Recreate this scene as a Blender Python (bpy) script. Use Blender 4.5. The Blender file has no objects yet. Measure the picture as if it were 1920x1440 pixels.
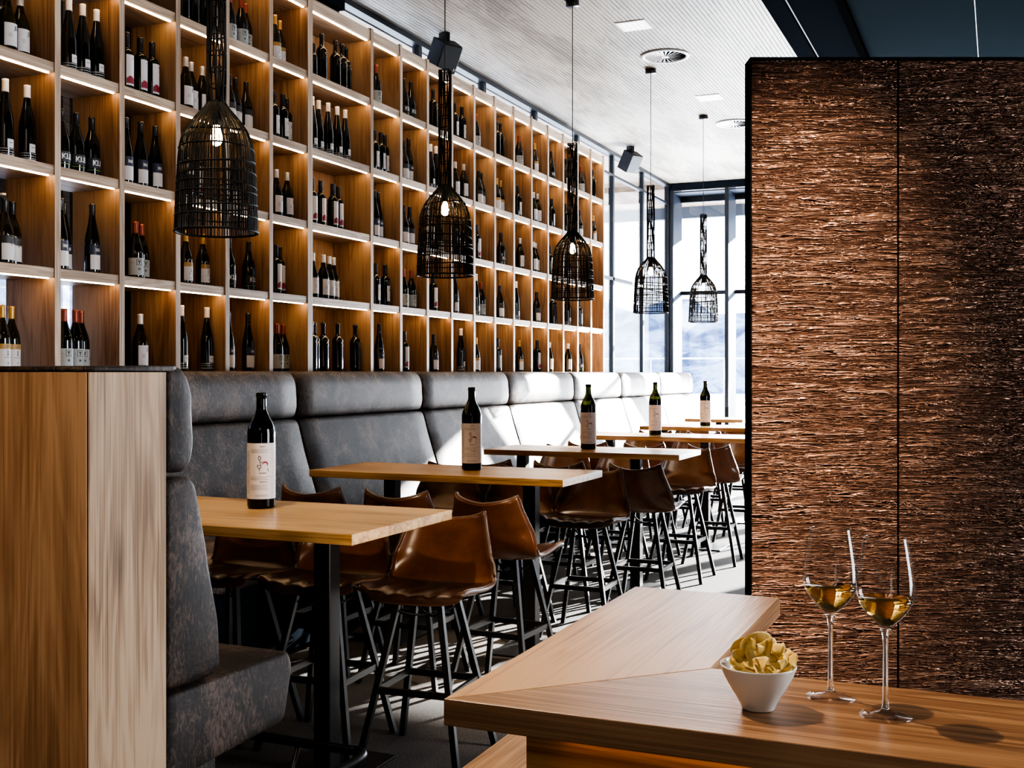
import bpy, bmesh, math, random
from mathutils import Vector, Matrix
PI = math.pi
random.seed(7)
SC = bpy.context.scene
COL = SC.collection

# ---------------------------------------------------------------- helpers
class MB:
    """collects shapes, links them as ONE mesh object"""
    def __init__(self): self.v = []; self.f = []; self.sm = []
    def add(self, vs, fs, smooth=False):
        b = len(self.v); self.v += [tuple(p) for p in vs]
        for f in fs: self.f.append([b + i for i in f]); self.sm.append(smooth)
    def box(self, x0, x1, y0, y1, z0, z1):
        vs = [(x, y, z) for z in (z0, z1) for y in (y0, y1) for x in (x0, x1)]
        self.add(vs, [(0, 2, 3, 1), (4, 5, 7, 6), (0, 1, 5, 4), (2, 6, 7, 3), (0, 4, 6, 2), (1, 3, 7, 5)])
        return self
    def sweep(self, pts, r, n=8, closed=False, square=False, r2=None, up=None):
        pts = [Vector(p) for p in pts]; m = len(pts); rings = []
        for i, p in enumerate(pts):
            if closed: t = (pts[(i + 1) % m] - pts[i - 1])
            else: t = pts[min(i + 1, m - 1)] - pts[max(i - 1, 0)]
            t = t.normalized()
            u = Vector(up) if up else (Vector((0, 0, 1)) if abs(t.z) < .95 else Vector((0, 1, 0)))
            a = t.cross(u).normalized(); b = a.cross(t).normalized()
            rr = r[i] if isinstance(r, (list, tuple)) else r
            ring = []
            if square:
                hh = r2 if r2 else rr
                for q, w in ((-1, -1), (1, -1), (1, 1), (-1, 1)): ring.append(p + a * rr * q + b * hh * w)
            else:
                for k in range(n):
                    an = 2 * PI * k / n; ring.append(p + a * rr * math.cos(an) + b * rr * math.sin(an))
            rings.append(ring)
        k = len(rings[0]); vs = [q for rg in rings for q in rg]; fs = []
        for i in range(m if closed else m - 1):
            for j in range(k):
                a0 = i * k + j; a1 = i * k + (j + 1) % k; b0 = ((i + 1) % m) * k + j; b1 = ((i + 1) % m) * k + (j + 1) % k
                fs.append((a0, a1, b1, b0))
        if not closed: fs.append(tuple(range(k))[::-1]); fs.append(tuple((m - 1) * k + j for j in range(k)))
        self.add(vs, fs, not square); return self
    def lathe(self, prof, n=32, cx=0, cy=0, cap0=True, cap1=True):
        vs = []; fs = []
        for (r, z) in prof:
            for k in range(n):
                a = 2 * PI * k / n; vs.append((cx + r * math.cos(a), cy + r * math.sin(a), z))
        for i in range(len(prof) - 1):
            for k in range(n):
                fs.append((i * n + k, i * n + (k + 1) % n, (i + 1) * n + (k + 1) % n, (i + 1) * n + k))
        if cap0: fs.append(tuple(range(n))[::-1])
        if cap1: fs.append(tuple((len(prof) - 1) * n + k for k in range(n)))
        self.add(vs, fs, True); return self
    def extrude(self, prof, axis, a0, a1, smooth=False):
        """closed 2D profile swept straight along axis ('x': prof=(y,z), 'y': prof=(x,z), 'z': prof=(x,y))"""
        n = len(prof)
        def P(q, a): return {'x': (a, q[0], q[1]), 'y': (q[0], a, q[1]), 'z': (q[0], q[1], a)}[axis]
        vs = [P(q, a0) for q in prof] + [P(q, a1) for q in prof]
        fs = [(i, (i + 1) % n, n + (i + 1) % n, n + i) for i in range(n)]
        fs += [tuple(range(n))[::-1], tuple(range(n, 2 * n))]
        self.add(vs, fs, smooth); return self
    def patch(self, r, z0, z1, a0, a1, n=14, top=None):
        vs = []; fs = []
        for i in range(n + 1):
            a = a0 + (a1 - a0) * i / n
            zt = z1 if top is None else top(i / n)
            vs += [(r * math.cos(a), r * math.sin(a), z0), (r * math.cos(a), r * math.sin(a), zt)]
        for i in range(n): fs.append((2 * i, 2 * i + 2, 2 * i + 3, 2 * i + 1))
        self.add(vs, fs, True); return self
    def build(self, name, mat, parent=None, bevel=0, seg=2, fixn=True, autosm=False):
        me = bpy.data.meshes.new(name); me.from_pydata(self.v, [], self.f)
        if fixn:
            bm = bmesh.new(); bm.from_mesh(me); bmesh.ops.recalc_face_normals(bm, faces=bm.faces); bm.to_mesh(me); bm.free()
        me.polygons.foreach_set('use_smooth', self.sm)
        if mat: me.materials.append(mat)
        me.update()
        o = bpy.data.objects.new(name, me); COL.objects.link(o)
        if parent: o.parent = parent
        if bevel:
            b = o.modifiers.new('b', 'BEVEL'); b.width = bevel; b.segments = seg; b.limit_method = 'ANGLE'; b.angle_limit = .7
            if autosm:
                me.polygons.foreach_set('use_smooth', [True] * len(me.polygons))
                w = o.modifiers.new('w', 'WEIGHTED_NORMAL'); w.keep_sharp = False
        return o

def empty(name, loc=(0, 0, 0), rz=0):
    o = bpy.data.objects.new(name, None); COL.objects.link(o); o.location = loc; o.rotation_euler[2] = rz
    o.empty_display_size = .05
    return o
def tag(o, label=None, cat=None, group=None, kind=None):
    if label: o['label'] = label
    if cat: o['category'] = cat
    if group: o['group'] = group
    if kind: o['kind'] = kind
    return o
def dup(root, loc=None, rz=None):
    r = root.copy(); COL.objects.link(r)
    for k in list(r.keys()):
        if k in ('label', 'group', 'category'): del r[k]
    if loc is not None: r.location = loc
    if rz is not None: r.rotation_euler[2] = rz
    for ch in root.children:
        c = ch.copy(); COL.objects.link(c); c.parent = r
        for g in ch.children:
            d = g.copy(); COL.objects.link(d); d.parent = c
    return r
def catmull(pts, n=6, closed=False):
    out = []; m = len(pts); P = [Vector(p) for p in pts]
    for i in range(m if closed else m - 1):
        if closed: p0, p1, p2, p3 = P[i - 1], P[i], P[(i + 1) % m], P[(i + 2) % m]
        else: p0, p1, p2, p3 = P[max(i - 1, 0)], P[i], P[i + 1], P[min(i + 2, m - 1)]
        for k in range(n):
            t = k / n
            out.append(.5 * ((2 * p1) + (-p0 + p2) * t + (2 * p0 - 5 * p1 + 4 * p2 - p3) * t * t + (-p0 + 3 * p1 - 3 * p2 + p3) * t ** 3))
    if not closed: out.append(P[-1])
    return out
def text_mb(s, size, r, z, a0, bold=0.0):
    """lettering wrapped on a cylinder of radius r, base line z, starting at angle a0"""
    cu = bpy.data.curves.new('t', 'FONT'); cu.body = s; cu.size = size; cu.offset = bold; cu.resolution_u = 3
    o = bpy.data.objects.new('t', cu); COL.objects.link(o)
    me = bpy.data.meshes.new_from_object(o.evaluated_get(bpy.context.evaluated_depsgraph_get()))
    mb = MB()
    vs = [(r * math.cos(a0 + v.co.x / r), r * math.sin(a0 + v.co.x / r), z + v.co.y) for v in me.vertices]
    mb.add(vs, [tuple(p.vertices) for p in me.polygons])
    bpy.data.objects.remove(o); bpy.data.curves.remove(cu); bpy.data.meshes.remove(me)
    return mb

# ---------------------------------------------------------------- materials
def mat(name):
    m = bpy.data.materials.new(name); m.use_nodes = True; nt = m.node_tree
    b = nt.nodes['Principled BSDF']; return m, nt, b
def N(nt, t, **kw):
    n = nt.nodes.new(t)
    for k, v in kw.items():
        if k in n.inputs: n.inputs[k].default_value = v
        else: setattr(n, k, v)
    return n
def L(nt, a, b): nt.links.new(a, b)
def ramp(nt, stops):
    r = nt.nodes.new('ShaderNodeValToRGB'); e = r.color_ramp.elements
    while len(e) > 1: e.remove(e[-1])
    e[0].position = stops[0][0]; e[0].color = (*stops[0][1], 1)
    for p, c in stops[1:]:
        q = e.new(p); q.color = (*c, 1)
    return r
def simple(name, col, rough=.5, metal=0, **kw):
    m, nt, b = mat(name); b.inputs['Base Color'].default_value = (*col, 1); b.inputs['Roughness'].default_value = rough
    b.inputs['Metallic'].default_value = metal
    for k, v in kw.items(): b.inputs[k.replace('_', ' ')].default_value = v
    return m
def matt(name, col):
    m = bpy.data.materials.new(name); m.use_nodes = True; nt = m.node_tree; nt.nodes.clear()
    o = N(nt, 'ShaderNodeOutputMaterial'); d = N(nt, 'ShaderNodeBsdfDiffuse'); d.inputs[0].default_value = (*col, 1); L(nt, d.outputs[0], o.inputs[0]); return m
def emis(name, col, s):
    m, nt, b = mat(name); b.inputs['Base Color'].default_value = (0, 0, 0, 1)
    b.inputs['Emission Color'].default_value = (*col, 1); b.inputs['Emission Strength'].default_value = s; return m
def objcoord(nt, scale, rand=True, rot=(0, 0, 0)):
    tc = N(nt, 'ShaderNodeTexCoord'); mp = N(nt, 'ShaderNodeMapping')
    mp.inputs['Scale'].default_value = scale; mp.inputs['Rotation'].default_value = rot
    src = tc.outputs['Object']
    if rand:
        oi = N(nt, 'ShaderNodeObjectInfo'); mu = N(nt, 'ShaderNodeMath', operation='MULTIPLY'); mu.inputs[1].default_value = 37.0
        L(nt, oi.outputs['Random'], mu.inputs[0])
        ad = N(nt, 'ShaderNodeVectorMath', operation='ADD'); L(nt, src, ad.inputs[0]); L(nt, mu.outputs[0], ad.inputs[1]); src = ad.outputs[0]
    L(nt, src, mp.inputs['Vector']); return mp.outputs[0]
def wood(name, dark, mid, light, axis='X', rough=.45, knots=.25, bump=.12, rand=True, sc=1.0):
    m, nt, b = mat(name)
    k = {'X': (.55, 7, 7), 'Y': (7, .55, 7), 'Z': (7, 7, .55)}[axis]; k = tuple(q * sc for q in k)
    v = objcoord(nt, k, rand)
    n1 = N(nt, 'ShaderNodeTexNoise', Scale=1.3, Detail=3.0, Roughness=.5, Distortion=.9); L(nt, v, n1.inputs['Vector'])
    # growth-ring figure: rings of the stretched noise
    mu = N(nt, 'ShaderNodeMath', operation='MULTIPLY'); mu.inputs[1].default_value = 44.0; L(nt, n1.outputs['Fac'], mu.inputs[0])
    sn = N(nt, 'ShaderNodeMath', operation='SINE'); L(nt, mu.outputs[0], sn.inputs[0])
    f = {'X': (1.6, 170, 170), 'Y': (170, 1.6, 170), 'Z': (170, 170, 1.6)}[axis]
    v2 = objcoord(nt, f, rand)
    n2 = N(nt, 'ShaderNodeTexNoise', Scale=1.0, Detail=3.0, Roughness=.6); L(nt, v2, n2.inputs['Vector'])
    g = {'X': (.9, 3, 3), 'Y': (3, .9, 3), 'Z': (3, 3, .9)}[axis]
    v3 = objcoord(nt, g, rand)
    n3 = N(nt, 'ShaderNodeTexNoise', Scale=1.0, Detail=2.0); L(nt, v3, n3.inputs['Vector'])
    a = N(nt, 'ShaderNodeMath', operation='MULTIPLY_ADD'); a.inputs[1].default_value = .075; L(nt, sn.outputs[0], a.inputs[0]); L(nt, n3.outputs['Fac'], a.inputs[2])
    a2 = N(nt, 'ShaderNodeMath', operation='MULTIPLY_ADD'); a2.inputs[1].default_value = .75; L(nt, n2.outputs['Fac'], a2.inputs[0]); L(nt, a.outputs[0], a2.inputs[2])
    r = ramp(nt, [(.66, dark), (.86, mid), (1.06 if False else 1.0, light)]); L(nt, a2.outputs[0], r.inputs[0])
    col = r.outputs[0]
    sv = objcoord(nt, {'X': (1.1, 16, 16), 'Y': (16, 1.1, 16), 'Z': (16, 16, 1.1)}[axis], rand)
    ns = N(nt, 'ShaderNodeTexNoise', Scale=1.0, Detail=2.0, Distortion=.4); L(nt, sv, ns.inputs['Vector'])
    sr = ramp(nt, [(.56, (0, 0, 0)), (.70, (1, 1, 1))]); L(nt, ns.outputs['Fac'], sr.inputs[0])
    sm_ = N(nt, 'ShaderNodeMath', operation='MULTIPLY'); sm_.inputs[1].default_value = .55 * min(1, knots * 1.5); L(nt, sr.outputs[0], sm_.inputs[0])
    ms = N(nt, 'ShaderNodeMixRGB'); ms.inputs[2].default_value = (dark[0] * .6, dark[1] * .55, dark[2] * .5, 1); L(nt, sm_.outputs[0], ms.inputs[0]); L(nt, col, ms.inputs[1]); col = ms.outputs[0]
    if knots:
        kv = objcoord(nt, {'X': (1.4, 5, 5), 'Y': (5, 1.4, 5), 'Z': (5, 5, 1.4)}[axis], rand)
        vo = N(nt, 'ShaderNodeTexVoronoi', Scale=1.0); L(nt, kv, vo.inputs['Vector'])
        kr = ramp(nt, [(.03, (1, 1, 1)), (.16, (0, 0, 0))]); L(nt, vo.outputs['Distance'], kr.inputs[0])
        km = N(nt, 'ShaderNodeMath', operation='MULTIPLY'); km.inputs[1].default_value = knots; L(nt, kr.outputs[0], km.inputs[0])
        mx = N(nt, 'ShaderNodeMixRGB'); mx.inputs[2].default_value = (dark[0] * .35, dark[1] * .3, dark[2] * .3, 1)
        L(nt, km.outputs[0], mx.inputs[0]); L(nt, col, mx.inputs[1]); col = mx.outputs[0]
    L(nt, col, b.inputs['Base Color']); b.inputs['Roughness'].default_value = rough
    bp = N(nt, 'ShaderNodeBump', Strength=bump, Distance=.002); L(nt, a2.outputs[0], bp.inputs['Height']); L(nt, bp.outputs[0], b.inputs['Normal'])
    return m
def leather_worn(name, tint=(1, 1, 1)):
    m, nt, b = mat(name); v = objcoord(nt, (1, 1, 1), True)
    n1 = N(nt, 'ShaderNodeTexNoise', Scale=5.0, Detail=6.0, Roughness=.65, Distortion=.6); L(nt, v, n1.inputs['Vector'])
    vs = objcoord(nt, (1, 1, .45), True)
    n2 = N(nt, 'ShaderNodeTexNoise', Scale=40.0, Detail=5.0, Roughness=.7, Distortion=2.6); L(nt, vs, n2.inputs['Vector'])
    vo = N(nt, 'ShaderNodeTexVoronoi', feature='DISTANCE_TO_EDGE', Scale=26.0)
    mxv = N(nt, 'ShaderNodeMixRGB'); mxv.inputs[0].default_value = .25; L(nt, v, mxv.inputs[1]); L(nt, n1.outputs['Color'], mxv.inputs[2]); L(nt, mxv.outputs[0], vo.inputs['Vector'])
    cr = ramp(nt, [(0, (1, 1, 1)), (.035, (0, 0, 0))]); L(nt, vo.outputs['Distance'], cr.inputs[0])
    r = ramp(nt, [(.42, (.008, .007, .006)), (.52, (.028, .022, .019)), (.62, (.17, .14, .12))]); 
    a = N(nt, 'ShaderNodeMath', operation='MULTIPLY_ADD'); a.inputs[1].default_value = .55
    L(nt, n2.outputs['Fac'], a.inputs[0]); h = N(nt, 'ShaderNodeMath', operation='MULTIPLY'); h.inputs[1].default_value = .5; L(nt, n1.outputs['Fac'], h.inputs[0]); L(nt, h.outputs[0], a.inputs[2])
    L(nt, a.outputs[0], r.inputs[0])
    n4 = N(nt, 'ShaderNodeTexNoise', Scale=3.0, Detail=3.0); L(nt, v, n4.inputs['Vector'])
    w = ramp(nt, [(.48, (0, 0, 0)), (.62, (1, 1, 1))]); L(nt, n4.outputs['Fac'], w.inputs[0])
    cm = N(nt, 'ShaderNodeMath', operation='MULTIPLY'); L(nt, cr.outputs[0], cm.inputs[0]); L(nt, w.outputs[0], cm.inputs[1])
    cm2 = N(nt, 'ShaderNodeMath', operation='MULTIPLY'); cm2.inputs[1].default_value = .5; L(nt, cm.outputs[0], cm2.inputs[0])
    mx = N(nt, 'ShaderNodeMixRGB'); mx.inputs[2].default_value = (.25, .19, .15, 1); L(nt, cm2.outputs[0], mx.inputs[0]); L(nt, r.outputs[0], mx.inputs[1])
    tn = N(nt, 'ShaderNodeMixRGB', blend_type='MULTIPLY'); tn.inputs[0].default_value = 1; tn.inputs[2].default_value = (*tint, 1); L(nt, mx.outputs[0], tn.inputs[1])
    L(nt, tn.outputs[0], b.inputs['Base Color']); b.inputs['Roughness'].default_value = .62
    bp = N(nt, 'ShaderNodeBump', Strength=.5, Distance=.004); L(nt, a.outputs[0], bp.inputs['Height']); L(nt, bp.outputs[0], b.inputs['Normal'])
    return m
def leather_tan(name, c0, c1, rough=.3):
    m, nt, b = mat(name); v = objcoord(nt, (1, 1, 1), True)
    n1 = N(nt, 'ShaderNodeTexNoise', Scale=9.0, Detail=5.0, Roughness=.6); L(nt, v, n1.inputs['Vector'])
    r = ramp(nt, [(.3, c0), (.7, c1)]); L(nt, n1.outputs['Fac'], r.inputs[0]); L(nt, r.outputs[0], b.inputs['Base Color'])
    b.inputs['Roughness'].default_value = rough; b.inputs['Coat Weight'].default_value = .25; b.inputs['Coat Roughness'].default_value = .25
    n2 = N(nt, 'ShaderNodeTexNoise', Scale=160.0, Detail=2.0); L(nt, v, n2.inputs['Vector'])
    bp = N(nt, 'ShaderNodeBump', Strength=.12, Distance=.001); L(nt, n2.outputs['Fac'], bp.inputs['Height']); L(nt, bp.outputs[0], b.inputs['Normal'])
    return m
def pane_mat(name, tint, refl=.06, rough=0.0):
    """clear sheet: see-through plus a fresnel reflection"""
    m = bpy.data.materials.new(name); m.use_nodes = True; nt = m.node_tree; nt.nodes.clear()
    o = N(nt, 'ShaderNodeOutputMaterial'); t = N(nt, 'ShaderNodeBsdfTransparent'); t.inputs[0].default_value = (*tint, 1)
    g = N(nt, 'ShaderNodeBsdfGlossy'); g.inputs['Roughness'].default_value = rough
    fr = N(nt, 'ShaderNodeFresnel', IOR=1.5); mx = N(nt, 'ShaderNodeMixShader')
    ge = N(nt, 'ShaderNodeNewGeometry'); ma = N(nt, 'ShaderNodeMath', operation='MULTIPLY_ADD'); ma.inputs[1].default_value = 1 / 1.5 - 1.5; ma.inputs[2].default_value = 1.5
    L(nt, ge.outputs['Backfacing'], ma.inputs[0]); L(nt, ma.outputs[0], fr.inputs['IOR'])
    L(nt, fr.outputs[0], mx.inputs[0]); L(nt, t.outputs[0], mx.inputs[1]); L(nt, g.outputs[0], mx.inputs[2]); L(nt, mx.outputs[0], o.inputs[0])
    return m
def copper_mat():
    m, nt, b = mat('crumpled_copper'); b.inputs['Metallic'].default_value = 1.0; b.inputs['Roughness'].default_value = .36
    tc = N(nt, 'ShaderNodeTexCoord')
    def coord(s):
        mp = N(nt, 'ShaderNodeMapping'); mp.inputs['Scale'].default_value = s; L(nt, tc.outputs['Object'], mp.inputs[0]); return mp.outputs[0]
    w = N(nt, 'ShaderNodeTexNoise', Scale=4.0, Detail=2.0); L(nt, tc.outputs['Object'], w.inputs['Vector'])
    def ridge(s, dist, det, seed):
        cv = N(nt, 'ShaderNodeVectorMath', operation='ADD'); cv.inputs[1].default_value = (seed, seed * 2, seed * 3); L(nt, coord(s), cv.inputs[0])
        n = N(nt, 'ShaderNodeTexNoise', Scale=1.0, Detail=det, Roughness=.55, Distortion=dist); L(nt, cv.outputs[0], n.inputs['Vector'])
        s1 = N(nt, 'ShaderNodeMath', operation='SUBTRACT'); s1.inputs[1].default_value = .5; L(nt, n.outputs['Fac'], s1.inputs[0])
        a1 = N(nt, 'ShaderNodeMath', operation='ABSOLUTE'); L(nt, s1.outputs[0], a1.inputs[0])
        p = N(nt, 'ShaderNodeMath', operation='POWER'); p.inputs[1].default_value = .6; L(nt, a1.outputs[0], p.inputs[0]); return p.outputs[0]
    r1 = ridge((2.4, 2.4, 32), 1.0, 3, 0.3); r2 = ridge((8, 8, 62), 1.6, 2, 5.1)
    n3 = N(nt, 'ShaderNodeTexNoise', Scale=22.0, Detail=3.0, Distortion=1.0); L(nt, coord((1, 1, 2.2)), n3.inputs['Vector'])
    a = N(nt, 'ShaderNodeMath', operation='MULTIPLY_ADD'); a.inputs[1].default_value = .60; L(nt, r2, a.inputs[0]); L(nt, r1, a.inputs[2])
    a2 = N(nt, 'ShaderNodeMath', operation='MULTIPLY_ADD'); a2.inputs[1].default_value = .12; L(nt, n3.outputs['Fac'], a2.inputs[0]); L(nt, a.outputs[0], a2.inputs[2])
    bp = N(nt, 'ShaderNodeBump', Strength=1.0, Distance=.032, invert=False); L(nt, a2.outputs[0], bp.inputs['Height']); L(nt, bp.outputs[0], b.inputs['Normal'])
    cr = ramp(nt, [(.22, (.09, .048, .032)), (.50, (.24, .135, .09)), (.85, (.42, .25, .175))]); L(nt, a.outputs[0], cr.inputs[0])
    L(nt, cr.outputs[0], b.inputs['Base Color']); return m
def carpet_mat():
    m, nt, b = mat('speckled_carpet'); tc = N(nt, 'ShaderNodeTexCoord')
    n1 = N(nt, 'ShaderNodeTexNoise', Scale=220.0, Detail=2.0); L(nt, tc.outputs['Object'], n1.inputs['Vector'])
    n2 = N(nt, 'ShaderNodeTexNoise', Scale=2.5, Detail=3.0); L(nt, tc.outputs['Object'], n2.inputs['Vector'])
    r = ramp(nt, [(.35, (.022, .019, .018)), (.55, (.060, .052, .046)), (.70, (.20, .17, .14))])
    a = N(nt, 'ShaderNodeMath', operation='MULTIPLY_ADD'); a.inputs[1].default_value = .22; L(nt, n2.outputs['Fac'], a.inputs[0]); 
    s1 = N(nt, 'ShaderNodeMath', operation='SUBTRACT'); s1.inputs[1].default_value = .11; L(nt, n1.outputs['Fac'], s1.inputs[0]); L(nt, s1.outputs[0], a.inputs[2])
    L(nt, a.outputs[0], r.inputs[0]); L(nt, r.outputs[0], b.inputs['Base Color']); b.inputs['Roughness'].default_value = .9
    bp = N(nt, 'ShaderNodeBump', Strength=.4, Distance=.003); L(nt, n1.outputs['Fac'], bp.inputs['Height']); L(nt, bp.outputs[0], b.inputs['Normal'])
    return m
def snow_mountain_mat():
    m, nt, b = mat('snowy_hillside'); tc = N(nt, 'ShaderNodeTexCoord')
    n1 = N(nt, 'ShaderNodeTexNoise', Scale=.22, Detail=8.0, Roughness=.72); L(nt, tc.outputs['Object'], n1.inputs['Vector'])
    r = ramp(nt, [(.43, (.30, .34, .40)), (.50, (.13, .17, .26)), (.58, (.04, .06, .12))]); L(nt, n1.outputs['Fac'], r.inputs[0])
    L(nt, r.outputs[0], b.inputs['Base Color']); b.inputs['Roughness'].default_value = 1.0; return m

# ---------------------------------------------------------------- palette
OAK = (.225, .112, .048), (.36, .195, .088), (.47, .28, .14)
M = {}
M['rack'] = wood('rack_oak', (.18, .095, .050), (.30, .178, .098), (.39, .25, .145), 'Z', .5, .45)
M['rack_h'] = wood('rack_oak_daylit_board', (.26, .175, .11), (.42, .30, .205), (.54, .41, .30), 'Y', .5, .3)  # oak paled so the boards look lit by cool daylight
M['rack_up'] = wood('rack_oak_upright', (.18, .095, .050), (.30, .178, .098), (.39, .25, .145), 'Z', .5, .45)
M['table'] = wood('table_oak', (.235, .115, .038), (.44, .25, .095), (.56, .35, .16), 'X', .30, .6)
M['counter_x'] = wood('counter_oak', (.21, .105, .05), (.40, .22, .11), (.50, .30, .16), 'X', .34, .15, .2)
M['counter_y'] = wood('counter_oak_leg', (.21, .105, .05), (.40, .22, .11), (.50, .30, .16), 'Y', .34, .15, .2)
M['booth_shaded'] = wood('booth_oak_shaded_front', (.27, .15, .08), (.39, .228, .13), (.47, .295, .178), 'Z', .5, .5, .15)  # same oak, warmer tone painted for the side away from the windows
M['booth_lit'] = wood('booth_oak_lit_end', (.20, .115, .06), (.40, .262, .155), (.50, .35, .225), 'Z', .5, .8, .15)  # same oak, window light on the end face put into the colour
M['ceil'] = wood('ceiling_slat_oak', (.17, .14, .112), (.275, .235, .19), (.40, .35, .295), 'Y', .55, .0, .05)
M['soffit_wood'] = wood('outdoor_soffit', (.20, .13, .08), (.32, .22, .15), (.42, .31, .22), 'Y', .6, .0)
M['steel'] = simple('black_steel', (.012, .012, .013), .38, .6)
M['steel_leg'] = simple('black_powder_coat', (.014, .0135, .013), .42, .3)
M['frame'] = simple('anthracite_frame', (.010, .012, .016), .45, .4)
M['frame_lit'] = simple('grey_lit_frame', (.045, .056, .076), .45, .3)  # grey lifted to paint daylight on fin sides and head soffit
M['slate'] = matt('slate_panel', (.020, .028, .034))
M['slate_dark'] = matt('slate_dark', (.010, .013, .017))
M['joint'] = simple('lit_joint', (.25, .26, .28), .5)  # pale tone stands in for light caught in the ceiling joints
M['dark'] = matt('dark_void', (.006, .006, .007))
M['plaster'] = simple('grey_plaster', (.20, .19, .18), .8)
M['white'] = simple('white_metal', (.75, .75, .74), .4)
M['ceramic'] = simple('glazed_ceramic', (.80, .78, .75), .18, 0, Coat_Weight=.4)
M['edge'] = wood('rack_oak_daylit_edge', (.26, .175, .11), (.42, .30, .205), (.54, .41, .30), 'Z', .5, .3)  # same oak paled, daylight on the upright fronts put into the colour
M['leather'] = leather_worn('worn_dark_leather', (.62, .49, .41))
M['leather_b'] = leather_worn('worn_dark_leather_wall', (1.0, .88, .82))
M['seat'] = leather_tan('tan_leather', (.088, .030, .009), (.165, .058, .018), .27)
M['seat_dark'] = leather_tan('dark_brown_leather', (.035, .015, .009), (.06, .026, .014), .28)
M['piping'] = simple('seat_edge', (.10, .055, .035), .35)
M['wicker'] = simple('black_rattan', (.005, .004, .0035), .6, 0, Specular_IOR_Level=.2)
M['led'] = emis('warm_led', (1.0, .69, .38), 34.0)
M['bulb'] = emis('warm_filament', (1.0, .62, .25), 90.0)
M['panel_light'] = emis('ceiling_light_face', (1.0, .97, .92), 3.0)
M['pane'] = pane_mat('window_glass', (.96, .98, 1.0))
M['copper'] = copper_mat(); M['pane_dim'] = pane_mat('dimming_glass', (.55, .58, .62)); M['spk'] = simple('speaker_black', (.006, .006, .007), .6, 0, Specular_IOR_Level=.25)  # glass tint added to dim daylight behind the first rack bays
M['carpet'] = carpet_mat()
M['mount'] = snow_mountain_mat()
M['snow'] = simple('snow', (.82, .86, .92), .9)
M['black_glass'] = simple('dark_bottle_glass', (.004, .005, .003), .08, 0, Coat_Weight=.5, Coat_Roughness=.03)
M['brown_glass'] = simple('brown_bottle_glass', (.014, .010, .003), .08, 0, Coat_Weight=.5, Coat_Roughness=.03)
M['olive_glass'] = pane_mat('olive_bottle_glass', (.30, .28, .055), rough=.03)
M['green_glass'] = pane_mat('green_bottle_glass', (.17, .24, .05), rough=.03)
M['menu_glass'] = pane_mat('menu_bottle_glass', (.08, .09, .025), rough=.02)
M['liquid'] = simple('dark_wine', (.010, .010, .003), .3)
M['cap_white'] = simple('white_capsule', (.72, .66, .64), .35)
M['cap_silver'] = simple('silver_capsule', (.62, .60, .58), .3, .5)
M['cap_black'] = simple('black_capsule', (.010, .010, .012), .3)
M['cap_copper'] = simple('copper_capsule', (.26, .07, .045), .35, .4)
M['cap_gold'] = simple('gold_capsule', (.50, .30, .10), .35, .5)
M['paper'] = simple('label_paper', (.74, .71, .70), .6)
M['paper_warm'] = simple('label_paper_cream', (.62, .57, .50), .6)
M['paper_grey'] = simple('label_paper_grey', (.44, .46, .44), .6)
M['paper_pink'] = simple('menu_paper', (.72, .64, .62), .6)
M['ink'] = simple('black_ink', (.02, .02, .025), .5)
M['ink_grey'] = simple('grey_ink', (.22, .20, .20), .5)
M['ink_white'] = simple('white_ink', (.78, .78, .78), .5)
M['ink_red'] = simple('wine_red_ink', (.30, .025, .045), .5)
M['ink_green'] = simple('green_ink', (.16, .26, .06), .5)
M['ink_navy'] = simple('navy_band', (.030, .036, .065), .45)
M['ink_gold'] = simple('gold_band', (.50, .29, .085), .45)
M['ink_band'] = simple('charcoal_band', (.035, .035, .037), .5)
M['chip'] = None

# ---------------------------------------------------------------- shell of the room
XG, YE, ZC = -4.43, 16.04, 4.26           # left glass plane, end glass plane, ceiling
def struct(name, mb, m, parent=None, bevel=0):
    o = mb.build(name, m, parent, bevel)
    if not parent: o['kind'] = 'structure'
    return o
struct('floor', MB().box(-4.7, 4.2, -2.2, 16.6, -.1, 0), M['carpet'])
# slatted ceiling: dark backing with oak slats running along the room
cb = MB().box(-4.6, -1.60, -2.2, YE, ZC + .012, ZC + .1)
ceil = struct('ceiling', cb, M['dark'])
sl = MB(); x = -4.40
while x < -1.62:
    sl.box(x, x + .0295, -2.1, YE - .02, ZC, ZC + .014); x += .0345
sl.build('slat', M['ceil'], ceil)
struct('trim_1', MB().box(-1.60, -1.455, -2.2, YE, ZC - .03, ZC + .1), M['slate_dark'])
struct('lit_gap_2', MB().box(-1.455, -1.445, -2.2, YE, ZC + .0, ZC + .1), M['joint'])
struct('trim_3', MB().box(-1.445, -1.10, -2.2, YE, ZC, ZC + .1), M['slate_dark'])
struct('trim_4', MB().box(-1.10, -1.04, -2.2, YE, ZC - .05, ZC + .1), M['dark'])
struct('trim_5', MB().box(-1.04, -.172, -2.2, YE, ZC, ZC + .1), M['slate'])
struct('lit_gap_6', MB().box(-.172, -.165, -2.2, YE, ZC + .004, ZC + .1), M['joint'])
struct('trim_7', MB().box(-.165, 4.2, -2.2, YE, ZC, ZC + .1), M['slate'])
struct('wall_back', MB().box(-4.7, 4.2, -2.3, -2.2, 0, ZC + .1), M['plaster'])
# right wall with a wide window opening (behind the camera's right shoulder)
wr = MB(); wr.box(4.1, 4.2, -2.2, 16.6, 0, .5); wr.box(4.1, 4.2, -2.2, 16.6, 3.6, ZC); wr.box(4.1, 4.2, -2.2, 3.2, .5, 3.6); wr.box(4.1, 4.2, 5.4, 16.6, .5, 3.6)
struct('wall_right', wr, M['plaster'])
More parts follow.
